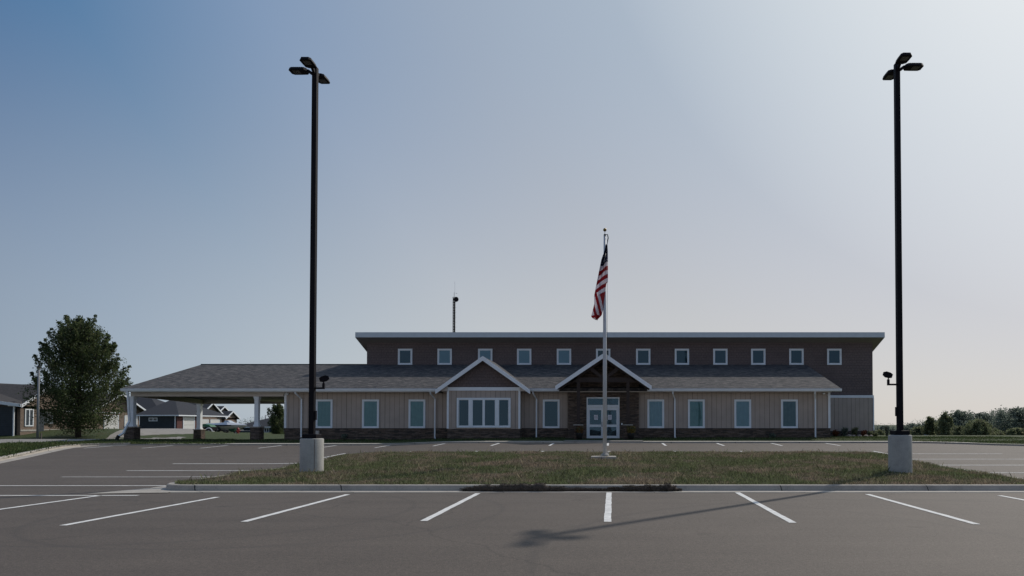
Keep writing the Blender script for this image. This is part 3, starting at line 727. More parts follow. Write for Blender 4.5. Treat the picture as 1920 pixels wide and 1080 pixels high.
# door unit
m = MB(); fw = .075; ztr0, ztr1 = PZ(763.5, eD), PZ(760, eD)
m.box(dx0, dx0 + fw, eD - .06, eD + .1, dz0, dz1).box(dx1 - fw, dx1, eD - .06, eD + .1, dz0, dz1).box(dx0 + fw, dx1 - fw, eD - .06, eD + .1, dz1 - fw, dz1).box(dx0 + fw, dx1 - fw, eD - .06, eD + .1, ztr0, ztr1 + .02)
dfr = m.build('door_frame', VINYL, bld)
MB().box(dx0 + fw, dx1 - fw, eD + .02, eD + .03, ztr1 + .02, dz1 - fw).build('transom_pane', GLASS, dfr)
MB().box(dx0 + fw, dx1 - fw, eD + .16, eD + .17, dz0, dz1 - .01).build('dark_backing', DARKIN, dfr)
dm = (dx0 + dx1) / 2
for s in (0, 1):
    a0, a1 = (dx0 + fw + .004, dm - .004) if s == 0 else (dm + .004, dx1 - fw - .004); st = .115
    m = MB(); zz = [dz0 + .01, PZ(817, eD), PZ(800.5, eD), PZ(796, eD), PZ(769, eD), ztr0 - .006]
    y0, y1 = eD - .035, eD + .015
    m.box(a0, a0 + st, y0, y1, zz[0], zz[5]).box(a1 - st, a1, y0, y1, zz[0], zz[5])
    for q0, q1 in ((zz[0], zz[1]), (zz[2], zz[3]), (zz[4], zz[5])): m.box(a0 + st, a1 - st, y0, y1, q0, q1)
    d = m.build('door', VINYL, bld)
    MB().box(a0 + st, a1 - st, eD - .012, eD - .006, zz[1], zz[2]).build('pane', GLASS, d)
    MB().box(a0 + st, a1 - st, eD - .012, eD - .006, zz[3], zz[4]).build('pane', GLASS, d)
    hx = dm - .07 if s == 0 else dm + .07
    MB().tube([(hx, y0, PZ(800, eD)), (hx, y0 - .06, PZ(800, eD)), (hx, y0 - .06, PZ(791, eD)), (hx, y0, PZ(791, eD))], .014, 6).build('handle', BLKM, d)
    nx = (a0 + a1) / 2 + (.03 if s == 0 else -.05)
    n = MB().box(nx - .115, nx + .115, eD - .02, eD - .014, PZ(787, eD), PZ(778, eD)).build('notice', PAPER, d)
    m = MB(); zt2 = PZ(778, eD)
    for k, wd in enumerate((.13, .17, .15, .17, .09)): m.box(nx - wd / 2, nx + wd / 2, eD - .0225, eD - .0205, zt2 - .07 - k * .043, zt2 - .052 - k * .043)
    m.build('notice_text', INK, n)
# small wall items
for px, py in ((540, 739), (1553, 741), (1544, 738)):
    p = P(px, py, D0); MB().box(p[0] - .07, p[0] + .07, D0 - .14, D0 - .01, p[2] - .05, p[2] + .05).build('wall_light', TRIM, bld, bevel=.02)
p = P(596, 812, D0); MB().box(p[0] - .12, p[0] + .12, D0 - .22, D0 - .062, .6, p[2] + .15).build('utility_box', SOFF, bld, bevel=.01)
p = P(1166, 795, eD); MB().box(p[0] - .04, p[0] + .04, eD - .04, eD, p[2] - .06, p[2] + .06).build('card_reader', VINYL, bld)

# ---------------------------------------------------------------- tall parking lot lamps
def light_pole(x, y, mirror, label):
    zg = float(zI(x, y)) - .05; zt = PZ(822 if mirror > 0 else 815.5, y); ztop = PZ(127 if mirror > 0 else 120, y)
    r = thing('parking_lot_lamp', (x, y, zg), label, 'street lamp', 'tall lamps on the grass island')
    m = MB(); m.lathe(x, y, [(.33, zg - .2), (.33, zt - .03), (.322, zt - .01), (.30, zt)], 40)
    o = m.build('pedestal', PEDC, r, smooth=True)
    try:
        md = o.modifiers.new('es', 'EDGE_SPLIT'); md.split_angle = R(40)
    except Exception: pass
    if mirror > 0:
        MB().tube([(x + .19, y - .272, zg), (x + .19, y - .272, zt - .02)], .008, 6).build('seam', DSOFF, o)
    m = MB(); m.box(x - .21, x + .21, y - .21, y + .21, zt, zt + .13); m.build('base_cover', BLKM, r, bevel=.02)
    MB().sq(x, y, zt + .13, ztop, .15, .14).build('pole', BLKM, r)
    MB().box(x + mirror * .09 - .035, x + mirror * .09 + .035, y - .05, y + .05, zt + .55, zt + .82).build('handhole_cover', BLKM, r, bevel=.01)
    zh = PZ(133.5 if mirror > 0 else 126, y)
    for dx, dy in ((-mirror, 0), (0, -1), (0, 1)):
        sx, sy = -dy, dx                     # side vector
        def pt(al, si, z): return (x + dx * al + sx * si, y + dy * al + sy * si, z)
        m = MB(); m.tube([pt(.06, 0, zh - .10), pt(.20, 0, zh + .0), pt(.34, 0, zh + .01)], .055, 4, rot=R(45))
        arm = m.build('arm', BLKM, r)
        m = MB()
        outl = [(.22, .08), (.28, .165), (.46, .175), (.68, .175), (.75, .12), (.75, -.12), (.68, -.175), (.46, -.175), (.28, -.165), (.22, -.08)]
        m.add([pt(u, v, zh - .025) for u, v in outl] + [pt(.28 + (u - .28) * .93 + .01, v * .85, zh + .055) for u, v in outl],
              [tuple(range(9, -1, -1)), tuple(range(10, 20))] + [(i, (i + 1) % 10, 10 + (i + 1) % 10, 10 + i) for i in range(10)])
        for k in range(5): 
            u = .36 + k * .06; m.prism([pt(u, -.12, zh + .05), pt(u, .12, zh + .05), pt(u, .12, zh + .075), pt(u, -.12, zh + .075)], (dx * .012, dy * .012, 0))
        hd = m.build('lamp_head', BLKM, r)
        bmx = bmesh.new(); bmx.from_mesh(hd.data); bmesh.ops.recalc_face_normals(bmx, faces=bmx.faces); bmx.to_mesh(hd.data); bmx.free()
        m = MB(); m.add([pt(.44, -.10, zh - .029), pt(.66, -.10, zh - .029), pt(.66, .10, zh - .029), pt(.44, .10, zh - .029)], [(0, 1, 2, 3)]); m.build('lens', LENS, hd)
    # bracket with flag floodlight
    zb2 = PZ(728 if mirror > 0 else 721, y); s = mirror
    m = MB(); m.box(min(x + s * .08, x + s * .36), max(x + s * .08, x + s * .36), y - .03, y + .03, zb2 - .025, zb2 + .025)
    m.box(x + s * .33 - .03, x + s * .33 + .03, y - .03, y + .03, zb2 + .025, zb2 + .15)
    m.tube([(x + s * .33, y, zb2 + .14), (x + s * .33, y, zb2 + .22)], .018, 6)
    br = m.build('bracket', BLKM, r)
    m = MB(); c = Vector((x + s * .33, y, zb2 + .28)); ax = Vector((s * .9, .35, .30)).normalized(); sd_ = ax.cross(Vector((0, 0, 1))).normalized(); up = sd_.cross(ax)
    vs = []
    for t, w1, h1 in ((-.12, .06, .05), (-.05, .10, .08), (.07, .13, .085), (.15, .13, .04)):
        for a_, b_ in ((-1, -1), (1, -1), (1, 1), (-1, 1)): vs.append(c + ax * t + sd_ * a_ * w1 + up * b_ * h1)
    m.add(vs, [(3, 2, 1, 0), (12, 13, 14, 15)] + [(i * 4 + j, i * 4 + (j + 1) % 4, i * 4 + 4 + (j + 1) % 4, i * 4 + 4 + j) for i in range(3) for j in range(4)])
    m.build('floodlight', BLKM, r)
    return r
light_pole(PX(584.7, 21.0, 850), 21.0, 1, 'tall black lamp pole on the left concrete base with the dark vertical seam')
light_pole(PX(1687.8, 20.8, 850), 20.8, -1, 'tall black lamp pole on the right concrete base beside the right end of the building')

# ---------------------------------------------------------------- flagpole and flag
fx, fy = FP; zfl = PZ(857, fy)
fp = thing('flagpole', (fx, fy, zfl), 'white metal flagpole with gold ball standing on a small concrete pad', 'flagpole')
MB().box(fx - .5, fx + .42, fy - .4, fy + .4, zfl - .3, zfl + .03).build('concrete_pad', CONC, fp, bevel=.02)
MB().lathe(fx, fy, [(.16, zfl + .05), (.15, zfl + .10), (.10, zfl + .13)], 20).build('base_collar', PEDC, fp)
zp1 = PZ(441, fy)
m = MB(); m.tube([(fx, fy, zfl + .05), (fx, fy, zfl + 4), (fx, fy, zp1)], [.075, .07, .045], 18); m.build('pole', WHPOLE, fp, smooth=True)
MB().tube([(fx, fy, zp1), (fx, fy, zp1 + .12)], .012, 6).build('finial_rod', METAL, fp)
m = MB(); rb = .065; zc = PZ(431, fy); m.lathe(fx, fy, [(max(.004, rb * math.sin(math.pi * k / 10)), zc - rb * math.cos(math.pi * k / 10)) for k in range(11)], 16); m.build('finial_ball', GOLD, fp, smooth=True)
m = MB(); m.box(fx - .04, fx + .04, fy - .04, fy + .04, zp1 - .05, zp1 + .03); m.build('truck', BLKM, fp)
hz = PZ(462, fy)
m = MB(); m.tube([(fx, fy - .05, zp1), (fx + .10, fy - .08, zp1 + .01), (fx + .13, fy - .1, zp1 - .12), (fx + .07, fy - .12, hz)], .014, 6); m.tube([(fx + .09, fy - .02, zp1), (fx + .085, fy - .02, 1.8)], .006, 5); m.build('halyard', BLKM, fp)
m = MB(); m.box(fx + .07, fx + .10, fy - .02, fy + .02, 1.75, 1.95); m.build('cleat', METAL, fp)
p = P(1138.5, 846, fy + 1.4); MB().box(p[0] - .08, p[0] + .08, fy + .25, fy + .5, zfl, zfl + .17).build('junction_box', PEDC, fp)
# flag: hanging cloth, colour laid per small face
def flag():
    ny, nx = 150, 26; ymap = lambda py: PZ(py, fy)
    # right / left silhouettes in photo rows, then turned into cloth with folds in depth
    def edge(tab, y):
        return float(np.interp(y, [t[0] for t in tab], [t[1] for t in tab]))
    Rt = [(461, 1139), (475, 1139.8), (500, 1140), (530, 1140), (533, 1137), (560, 1133.5), (580, 1131), (592, 1128), (601, 1120)]
    Lt = [(461, 1136), (475, 1133), (490, 1128), (515, 1122.5), (540, 1117), (556, 1114), (570, 1114.5), (585, 1111), (594, 1108.3), (598, 1112), (601, 1118)]
    vs = []; cols = []; red, white, blue = (.42, .02, .03), (.80, .76, .80), (.015, .022, .09)
    for i in range(ny + 1):
        y = 461 + 140 * i / ny; xl, xr = edge(Lt, y), edge(Rt, y)
        for j in range(nx + 1):
            t = j / nx; px = xl + (xr - xl) * t
            dep = -.17 - .10 * math.sin(t * math.pi * 2.2 + y * .03) - .05 * math.sin(t * 9 + y * .08)
            X = (px - VPX) / F * fy; vs.append((X, fy + dep, ymap(y)))
            s = (y - 461) + (px - 1139) * .0
            yy = y - (1140 - px) * .62            # stripes slope down to the left
            if y < 566 - (1140 - px) * .95 + 4 or y < 548:
                if yy < 484 + 8: 
                    c = blue
                else:
                    k = int((yy - 492) / 7.4); c = white if k % 2 == 0 else red
                if yy > 548: c = red
            else:                                   # lower fold: steep stripes
                q = (px - 1113) - (y - 548) * .26 + 40; k = int(q / 5.0); c = red if k % 2 == 0 else white
                if y > 592 - (px - 1112) * .1 and y < 597: c = red
            cols.append(c)
    stars = set()
    for i in range(0, ny, 6):
        for j in range(2 + (i // 6 % 2) * 4, nx, 8): stars.add((i, j)); stars.add((i + 1, j)); stars.add((i, j + 1)); stars.add((i + 1, j + 1))
    fs = []; fc = []
    for i in range(ny):
        for j in range(nx):
            a = i * (nx + 1) + j; fs.append((a, a + nx + 1, a + nx + 2, a + 1)); c = cols[a]
            if c == blue and (i, j) in stars: c = (.5, .5, .55)
            fc.append(c)
    me = bpy.data.meshes.new('flag'); me.from_pydata(vs, [], fs)
    at = me.color_attributes.new('dye', 'FLOAT_COLOR', 'CORNER')
    for p_ in me.polygons:
        p_.use_smooth = True
        for li_ in p_.loop_indices: at.data[li_].color = (*fc[p_.index], 1)
    m_, b, p = start('flag_cloth'); an = b.new('ShaderNodeAttribute', attribute_name='dye'); o_ = b.n['Material Output']
    b.lk(an.outputs['Color'], p.inputs['Base Color']); p.inputs['Roughness'].default_value = .8
    tl = b.new('ShaderNodeBsdfTranslucent'); b.lk(an.outputs['Color'], tl.inputs[0]); mx = b.new('ShaderNodeMixShader'); mx.inputs[0].default_value = .5
    b.lk(p.outputs[0], mx.inputs[1]); b.lk(tl.outputs[0], mx.inputs[2]); b.lk(mx.outputs[0], o_.inputs[0])
    me.materials.append(m_); o = bpy.data.objects.new('flag', me); COL.objects.link(o)
    sol = o.modifiers.new('thick', 'SOLIDIFY'); sol.thickness = .004
    tag(o, 'limp red, white and blue stars and stripes flag hanging on the pole', 'flag')
flag()

# ---------------------------------------------------------------- radio mast behind
D = 78; x = PX(851.5, D, 600); zt = PZ(557, D)
ms = thing('radio_mast', (x, D, -2), 'thin dark lattice radio mast rising behind the roof with a round dish near its top', 'mast')
m = MB(); s3 = .12
cs = [(x + s3 * math.cos(R(a)), D + s3 * math.sin(R(a))) for a in (90, 210, 330)]
for c in cs: m.tube([(c[0], c[1], -2.5), (c[0], c[1], zt)], .045, 5)
z = -2.4; k = 0
while z < zt - .3:
    for i in range(3):
        a, b = cs[i], cs[(i + 1) % 3]
        m.tube([(a[0], a[1], z), (b[0], b[1], z + .3)], .028, 4); m.tube([(a[0], a[1], z), (b[0], b[1], z)], .010, 4)
    z += .3; k += 1
m.build('lattice', BLKM, ms)
m = MB(); 
for zz in np.arange(8.5, zt, .55): m.tube([(x - .2, D, zz), (x + .24, D, zz)], .008, 4)
m.build('rungs', BLKM, ms)
m = MB(); dc = P(855.5, 561.5, D - .15); rr = .27
vs = [(dc[0], dc[1] - .0, dc[2])]; 
m.tube([(dc[0], D + .02, dc[2]), (dc[0], D - .1, dc[2]), (dc[0], D - .22, dc[2]), (dc[0], D - .3, dc[2])], [.10, .25, .28, .27], 20).build('dish', BLKM, ms, smooth=False)
m = MB(); m.tube([(x, D, zt), (x, D, PZ(548, D))], .03, 6); m.tube([(x + .06, D, PZ(548, D)), (x + .06, D, PZ(527, D))], .010, 5); m.tube([(x + .15, D, PZ(550, D)), (x + .32, D, PZ(550, D))], .02, 4); m.build('whip_antenna', METAL, ms)

# ---------------------------------------------------------------- erosion socks in the gutter
def sock(x0, x1, label, prof):
    y = 17.28; m = MB(); pts = []; rd = []
    n = int((x1 - x0) / .12)
    for i in range(n + 1):
        t = i / n; r = np.interp(t, [p[0] for p in prof], [p[1] for p in prof]) * (1 + .12 * math.sin(i * 1.7) + .1 * random.uniform(-1, 1))
        pts.append((x0 + (x1 - x0) * t, y + .02 * math.sin(i * .6), r * .85 + .005)); rd.append(float(r))
    m.tube(pts, rd, 12); o = m.build('erosion_sock', mat('mulch_sock', (.085, .066, .053), .95, var=.5, vscale=18), smooth=True)
    tag(o, label, 'erosion sock', 'brown erosion socks lying along the kerb')
    n = 9000; i = rng.integers(0, len(pts), n); th_ = rng.uniform(0, 2 * np.pi, n); pp = np.array(pts)[i]; r = np.array(rd)[i]
    bx_ = np.stack([pp[:, 0] + rng.uniform(-.08, .08, n), pp[:, 1] + np.cos(th_) * r * .97, pp[:, 2] + np.sin(th_) * r * .97], 1)
    ln = rng.uniform(.01, .04, n); tip = bx_ + np.stack([rng.uniform(-1, 1, n) * .05, np.cos(th_) * ln, np.sin(th_) * ln], 1); sd2 = np.stack([np.full(n, .004), rng.uniform(-.004, .004, n), np.full(n, .002)], 1)
    V = np.stack([bx_ - sd2, bx_ + sd2, tip], 1).reshape(-1, 3); Fc = np.arange(n * 3).reshape(-1, 3)
    f = np_mesh('fibres', V, Fc, m_leaf('mulch_fibre', (.03, .023, .018), (.11, .085, .065), (.30, .26, .20), .1) if 'mulch_fibre' not in MATS else MATS['mulch_fibre'], o, np.repeat(rng.random(n), 3))
sock(PX(868, 17.3), PX(1150, 17.3), 'long dark brown fibre sock in the gutter, tapering towards the white stall line', [(0, .03), (.08, .065), (.2, .085), (.5, .10), (.62, .06), (.85, .035), (1, .03)])
sock(PX(1132, 17.3) + .05, PX(1272, 17.3), 'short fat dark brown fibre sock in the gutter right of the flagpole', [(0, .03), (.25, .06), (.5, .075), (.85, .085), (.97, .07), (1, .03)])

# ---------------------------------------------------------------- trees
def leaves(centers, n, spread, size, zmin=None):
    c = centers[rng.integers(0, len(centers), n)]; p = c[:, :3] + np.clip(rng.normal(0, 1, (n, 3)), -1.7, 1.7) * spread * c[:, 3:4]
    d = rng.normal(0, 1, (n, 3)); d /= np.linalg.norm(d, axis=1)[:, None]; u = np.cross(d, rng.normal(0, 1, (n, 3))); u /= np.linalg.norm(u, axis=1)[:, None]; v = np.cross(d, u)
    s = size * rng.uniform(.6, 1.3, (n, 1))
    V = np.stack([p - u * s, p + v * s * .55, p + u * s, p - v * s * .55], 1).reshape(-1, 3)
    t = np.clip(np.repeat(rng.random(n) * .7 + (c[:, 4] * .3 if c.shape[1] > 4 else 0), 4), 0, 1)
    return V, np.arange(n * 4).reshape(-1, 4), t
def tree(name, x, y, zb_, ztop, wr, label, cat, group=None, lm=LEAF, trunk_h=.12, n=26000, size=.09, shape='egg', nb=70, wobble=.25, tr=.16, seed=1):
    st = random.getstate(); random.seed(seed)
    H = ztop - zb_; r = thing(name, (x, y, zb_), label, cat, group)
    m = MB(); lx = x + random.uniform(-.02, .02) * H
    m.tube([(x, y, zb_ - .1), (x, y, zb_ + H * trunk_h), (lx, y, zb_ + H * .5), (lx, y, zb_ + H * .85)], [tr * 1.2, tr, tr * .55, tr * .12], 9)
    C = []
    def rad(t):
        if shape == 'egg': return wr * float(np.interp(t, [0, .08, .3, .5, .75, .92, 1], [.62, .88, 1.0, .93, .68, .42, .2]))
        if shape == 'round': return wr * math.sqrt(max(.02, 1 - (2 * t - 1) ** 2 * .95))
        return wr * (.55 + .45 * math.sin(math.pi * t)) * (1 if t < .8 else 1 - (t - .8) * 2.5)
    for i in range(nb):
        t = (i + .5) / nb; z0 = zb_ + H * (trunk_h * .7 + t * .62); az = i * 2.399 + random.uniform(-.4, .4)
        tt = min(1, t + .02); zt2 = zb_ + H * (trunk_h + (1 - trunk_h) * min(.99, t * .98 + random.uniform(0, .06)))
        rr_ = rad(t) * (1 + random.uniform(-wobble, wobble * .5))
        e = Vector((x + math.cos(az) * rr_, y + math.sin(az) * rr_, zt2)); s = Vector((x + (lx - x) * t, y, min(z0, zt2 - .1)))
        mid = s.lerp(e, .55) + Vector((0, 0, -.04 * H * (1 - t)))
        m.tube([s, mid, e], [tr * .28 * (1 - t * .6), tr * .15, tr * .04], 5)
        tn = random.random()
        for k in range(7):
            q = .25 + .75 * (k + random.random()) / 7; p = s.lerp(mid, q / .55) if q < .55 else mid.lerp(e, (q - .55) / .45)
            sc = (.55 + .5 * (1 - q)) if q < .9 else .42
            C.append((p.x + random.uniform(-.1, .1) * wr, p.y + random.uniform(-.1, .1) * wr, p.z + random.uniform(-.03, .06) * wr, sc, tn))
    for i in range(int(nb * .5)):          # upright tips
        az = random.uniform(0, 6.28); q = random.uniform(0, .75); t = random.uniform(.6, 1.0)
        rr_ = rad(t) * q; zz = zb_ + H * (trunk_h + (1 - trunk_h) * (1 - .28 * q * q) * random.uniform(.80, 1.03))
        for k in range(4): C.append((x + math.cos(az) * rr_, y + math.sin(az) * rr_, zz - k * .035 * H, .28 + .12 * k, random.random()))
    for i in range(int(nb * .9) if shape == 'egg' else 0):
        az = random.uniform(0, 6.28); t = random.uniform(.25, 1.0); rr_ = rad(t) * random.uniform(.75, 1.0); zz = zb_ + H * (trunk_h + (1 - trunk_h) * t * .95)
        o_ = Vector((x + math.cos(az) * rr_, y + math.sin(az) * rr_, zz)); dd = Vector((math.cos(az) * .45, math.sin(az) * .45, 1)).normalized() * H * random.uniform(.06, .13)
        for k in range(4): p = o_ + dd * (k / 3); C.append((p.x, p.y, p.z, .30 - .055 * k, random.random()))
        m.tube([o_ - dd, o_ + dd], [.03, .01], 4)
    m.build('trunk', BARK, r, smooth=True)
    V, Fc, tn = leaves(np.array(C), n, wr * .155, size)
    np_mesh('crown', V, Fc, lm, r, tn, 4)
    random.setstate(st); return r
MT = tree('maple_tree', PX(147, 60), 60, .60, PZ(600, 60), 80 / F * 60 * .93, 'big dark green maple standing on the lawn left of the porch', 'tree', n=62000, size=.08, trunk_h=.11, nb=110, tr=.2, seed=5)
GT = tree('garden_tree', PX(520, 84), 84, .1, PZ(757, 84), 19 / F * 84, 'small dark round tree by the blue house seen through the porch', 'tree', n=9000, size=.08, nb=40, tr=.07, seed=9, shape='round', trunk_h=.1)
# bushes and trees on the right
RT = [ # px, D, top py, half width px, kind, seed
 (1905, 110, 768, 58, 0), (1840, 118, 776, 46, 0), (1797, 112, 773, 36, 0), (1752, 120, 790, 30, 0), (1712, 125, 796, 26, 0), (1660, 120, 801, 26, 0),
 (1772, 74, 776, 17, 1), (1744, 76, 782, 13, 1), (1835, 70, 788, 26, 1), (1802, 72, 800, 20, 2), (1865, 74, 806, 18, 2), (1722, 78, 800, 18, 2), (1905, 66, 804, 17, 2), (1650, 80, 806, 14, 2), (1940, 68, 802, 22, 2)]
LB = ['tall far green tree at the right edge of the photo', 'broad dark tree in the far row left of the right-edge tree', 'rounded dark tree, highest of the far row near the middle of the right gap',
      'lower hazy tree in the far row behind the feathery saplings', 'low distant tree just right of the right lamp base', 'low distant tree between the building corner and the right lamp',
      'tall feathery sapling with thin pointed top, second from the lamp', 'slim feathery sapling nearest to the right lamp',
      'wide pale green bush in the middle of the right side', 'low bush between the sapling and the wide pale bush', 'low bright bush right of the wide pale bush', 'low scrubby bush behind the right lamp base', 'round dark leafy bush near the right edge of the kerb',
      'small dark bush beside the right building corner', 'low leafy bush at the right picture edge']
for i, (px, D, top, hw, kd) in enumerate(RT):
    x = PX(px, D); zb_ = float(zG(x, D)) - .1; wr = hw / F * D
    tree(('shade_tree', 'sapling', 'bush')[kd], x, D, zb_, PZ(top, D), wr * 1.15, LB[i], ('tree', 'sapling', 'bush')[kd], ('trees in the far row on the right', 'young trees beyond the right kerb', 'bushes beyond the right kerb')[kd],
         lm=(LEAF2, LEAF3, LEAF3)[kd], n=(20000, 9000, 7000)[kd], size=(.14, .085, .085)[kd], trunk_h=.05, nb=50, tr=.1, seed=20 + i, shape=('round', 'bush', 'round')[kd], wobble=.2)
# far woodland as one mass closing the horizon
C = []
for i in range(700):
    a = R(-38 + 76 * i / 700); D = 420 + 40 * random.random(); h = 3.5 + 2.2 * math.sin(i * .05) + 1.5 * math.sin(i * .17) + random.random() * 1.5
    for k in range(4): C.append((math.tan(a) * D * 1.3, D, -4 + h * (k + .5) / 4 * 1.1, 1.0, random.random()))
V, Fc, tn = leaves(np.array(C), 90000, 1.5, .35)
o = np_mesh('far_woodland', V, Fc, LEAF2, None, tn, 4); tag(o, 'low distant line of trees along the horizon', 'woodland', kind='stuff')

# landscaping at the right corner
def shrub(px, D, hpx, wpx, label, lm, n=900, size=.05, cat='shrub', name='shrub', zb_=None, group='shrubs beside the building', flower=None):
    x = PX(px, D); z0 = zb_ if zb_ is not None else float(zG(x, D)); H = hpx / F * D; W = wpx / F * D / 2
    r = thing(name, (x, D, z0), label, cat, group); m = MB(); C = []
    for i in range(9):
        a = i * 2.4; rr_ = W * random.uniform(.2, .9); h = H * random.uniform(.65, 1.0)
        m.tube([(x, D, z0), (x + math.cos(a) * rr_ * .5, D + math.sin(a) * rr_ * .5, z0 + h * .5), (x + math.cos(a) * rr_, D + math.sin(a) * rr_, z0 + h)], .012, 4)
        for k in range(5):
            q = .25 + .75 * k / 4; C.append((x + math.cos(a) * rr_ * q, D + math.sin(a) * rr_ * q, z0 + h * q, 1, random.random()))
    m.build('stems', BARK, r)
    V, Fc, tn = leaves(np.array(C), n, W * .22, size); np_mesh('leaves', V, Fc, lm, r, tn, 4)
    if flower:
        V, Fc, tn = leaves(np.array(C), n, W * .30, size * .9); np_mesh('flowers', V, Fc, flower, r, tn, 4)
    return r
REDL = m_leaf('red_leaf', (.10, .035, .02), (.22, .075, .035), (.30, .15, .05))
YEL = m_leaf('yellow_flower', (.14, .09, .02), (.26, .17, .03), (.36, .27, .07))
ORG = m_leaf('orange_flower', (.12, .045, .02), (.22, .08, .025), (.30, .14, .04))
for px, h, wd, lb, lm in ((1566, 13, 13, 'reddish shrub nearest the white corner trim', REDL), (1583, 20, 12, 'tall dark shrub in the bed, second from the left', LEAF2), (1602, 22, 15, 'tallest green shrub in the middle of the bed', LEAF3),
                          (1619, 13, 13, 'reddish low shrub right of the tallest one', REDL), (1631, 12, 10, 'yellow brown shrub at the right end of the bed', LEAF3)):
    shrub(px, 50.3, h * .8, wd, lb, lm, zb_=.78)
shrub(1641, 50.0, 8, 9, 'low round green shrub just past the building corner', LEAF3, zb_=.7)
shrub(645, 44.75, 7, 12, 'tiny dark shrub on the stone base between the first two windows', LEAF2, zb_=.74)
shrub(1448, 44.75, 8, 14, 'tiny dark shrub on the stone base left of the last window', LEAF2, zb_=.74)
shrub(1663, 52, 20, 9, 'narrow upright dark evergreen left of the right lamp base', LEAF2, zb_=.7, n=1800)
# rocks of the bed
for k, (px, s) in enumerate(((1592, .22), (1600, .16), (1611, .2), (1624, .18), (1633, .15))):
    x = PX(px, 49.6); m = bmesh.new(); bmesh.ops.create_icosphere(m, subdivisions=2, radius=s)
    for v in m.verts: v.co *= random.uniform(.8, 1.15); v.co.z *= .6
    me = bpy.data.meshes.new('rock'); m.to_mesh(me); m.free(); me.materials.append(mat('pale_rock', (.33, .27, .23), .9, var=.3)); o = bpy.data.objects.new('rock', me); COL.objects.link(o); o.location = (x, 49.6, .82)
    tag(o, 'pale landscaping rock in the bed at the right building corner', 'rock', 'rocks in the corner bed')
# flower pots at the entry
for px, lb in ((1086.5, 'dark pot of orange mums in front of the left entry pier'), (1180, 'dark pot of yellow and orange mums in front of the right entry pier')):
    r = shrub(px + (3 if px > 1100 else 0), 42.90 + .0, 12, 17, lb, LEAF3, zb_=1.08, n=1500, size=.035, cat='potted flowers', name='flower_pot', group='potted flowers at the entry', flower=ORG if px < 1100 else YEL)
    x = r.location.x; MB().lathe(x, 42.90, [(.14, .70), (.21, 1.03), (.23, 1.11), (.21, 1.12)], 16).build('pot', BRASS, r, smooth=True)
    r.location.z = .7
    for c in r.children: c.matrix_parent_inverse = Matrix.Translation(-r.location)

# ---------------------------------------------------------------- silt fence on the right
sf = thing('silt_fence', (PX(1770, 60), 60, .5), 'low sagging pale rope and mesh fence in the weeds beyond the right kerb', 'fence')
m = MB(); m2 = MB(); fpn = [(1732, 815.5), (1756, 817), (1775, 818.5), (1790, 819.5), (1810, 822)]
for i in range(len(fpn) - 1):
    a, b = P(*fpn[i], 60 - i), P(*fpn[i + 1], 59 - i); mid = ((a[0] + b[0]) / 2, (a[1] + b[1]) / 2, (a[2] + b[2]) / 2 - .02)
    m.tube([a, mid, b], .018, 5); m2.prism([a, b, (b[0], b[1], b[2] - .35), (a[0], a[1], a[2] - .35)], (0, .01, 0))
m.build('rope', TRIM, sf); m2.build('mesh_fabric', mat('grey_fabric', (.09, .09, .09), .9), sf)
for i, (px, py) in enumerate(fpn):
    a = P(px, py, 60 - i); MB().box(a[0] - .02, a[0] + .02, a[1] - .02, a[1] + .02, a[2] - .5, a[2] + .05).build('post', DSOFF, sf)

# ---------------------------------------------------------------- houses on the left
def h_window(house, face, a0, a1, pos, z0, z1, t=.08):
    """face '-y': spans x a0..a1 at y=pos; face '+x': spans y a0..a1 at x=pos"""
    f = MB(); g = MB()
    def bx(mb, s0, s1, q0, q1, d0, d1):
        if face == '-y': mb.box(s0, s1, pos - d1, pos - d0, q0, q1)
        else: mb.box(pos + d0, pos + d1, s0, s1, q0, q1)
    bx(f, a0, a1, z0, z0 + t, .0, .05); bx(f, a0, a1, z1 - t, z1, 0, .05); bx(f, a0, a0 + t, z0 + t, z1 - t, 0, .05); bx(f, a1 - t, a1, z0 + t, z1 - t, 0, .05)
    mid = (a0 + a1) / 2; bx(f, mid - t / 2, mid + t / 2, z0 + t, z1 - t, 0, .05)
    w_ = f.build('window', VINYL, house); bx(g, a0 + t, mid - t / 2, z0 + t, z1 - t, .01, .02); bx(g, mid + t / 2, a1 - t, z0 + t, z1 - t, .01, .02); g.build('pane', mat('dark_pane', (.03, .05, .07), .1), w_)
def garage(house, pos, y0, y1, z0, z1):
    m = MB(); n = 4; h = (z1 - z0) / n
    for i in range(n): m.box(pos + .0, pos + .05, y0, y1, z0 + h * i + .012, z0 + h * (i + 1) - .012)
    g = m.build('garage_door', GDOOR, house); f = MB(); f.box(pos, pos + .07, y0 - .12, y0 - .002, z0, z1 + .1); f.box(pos, pos + .07, y1 + .002, y1 + .12, z0, z1 + .1); f.box(pos, pos + .07, y0, y1, z1, z1 + .1); f.build('frame', VINYL, g)
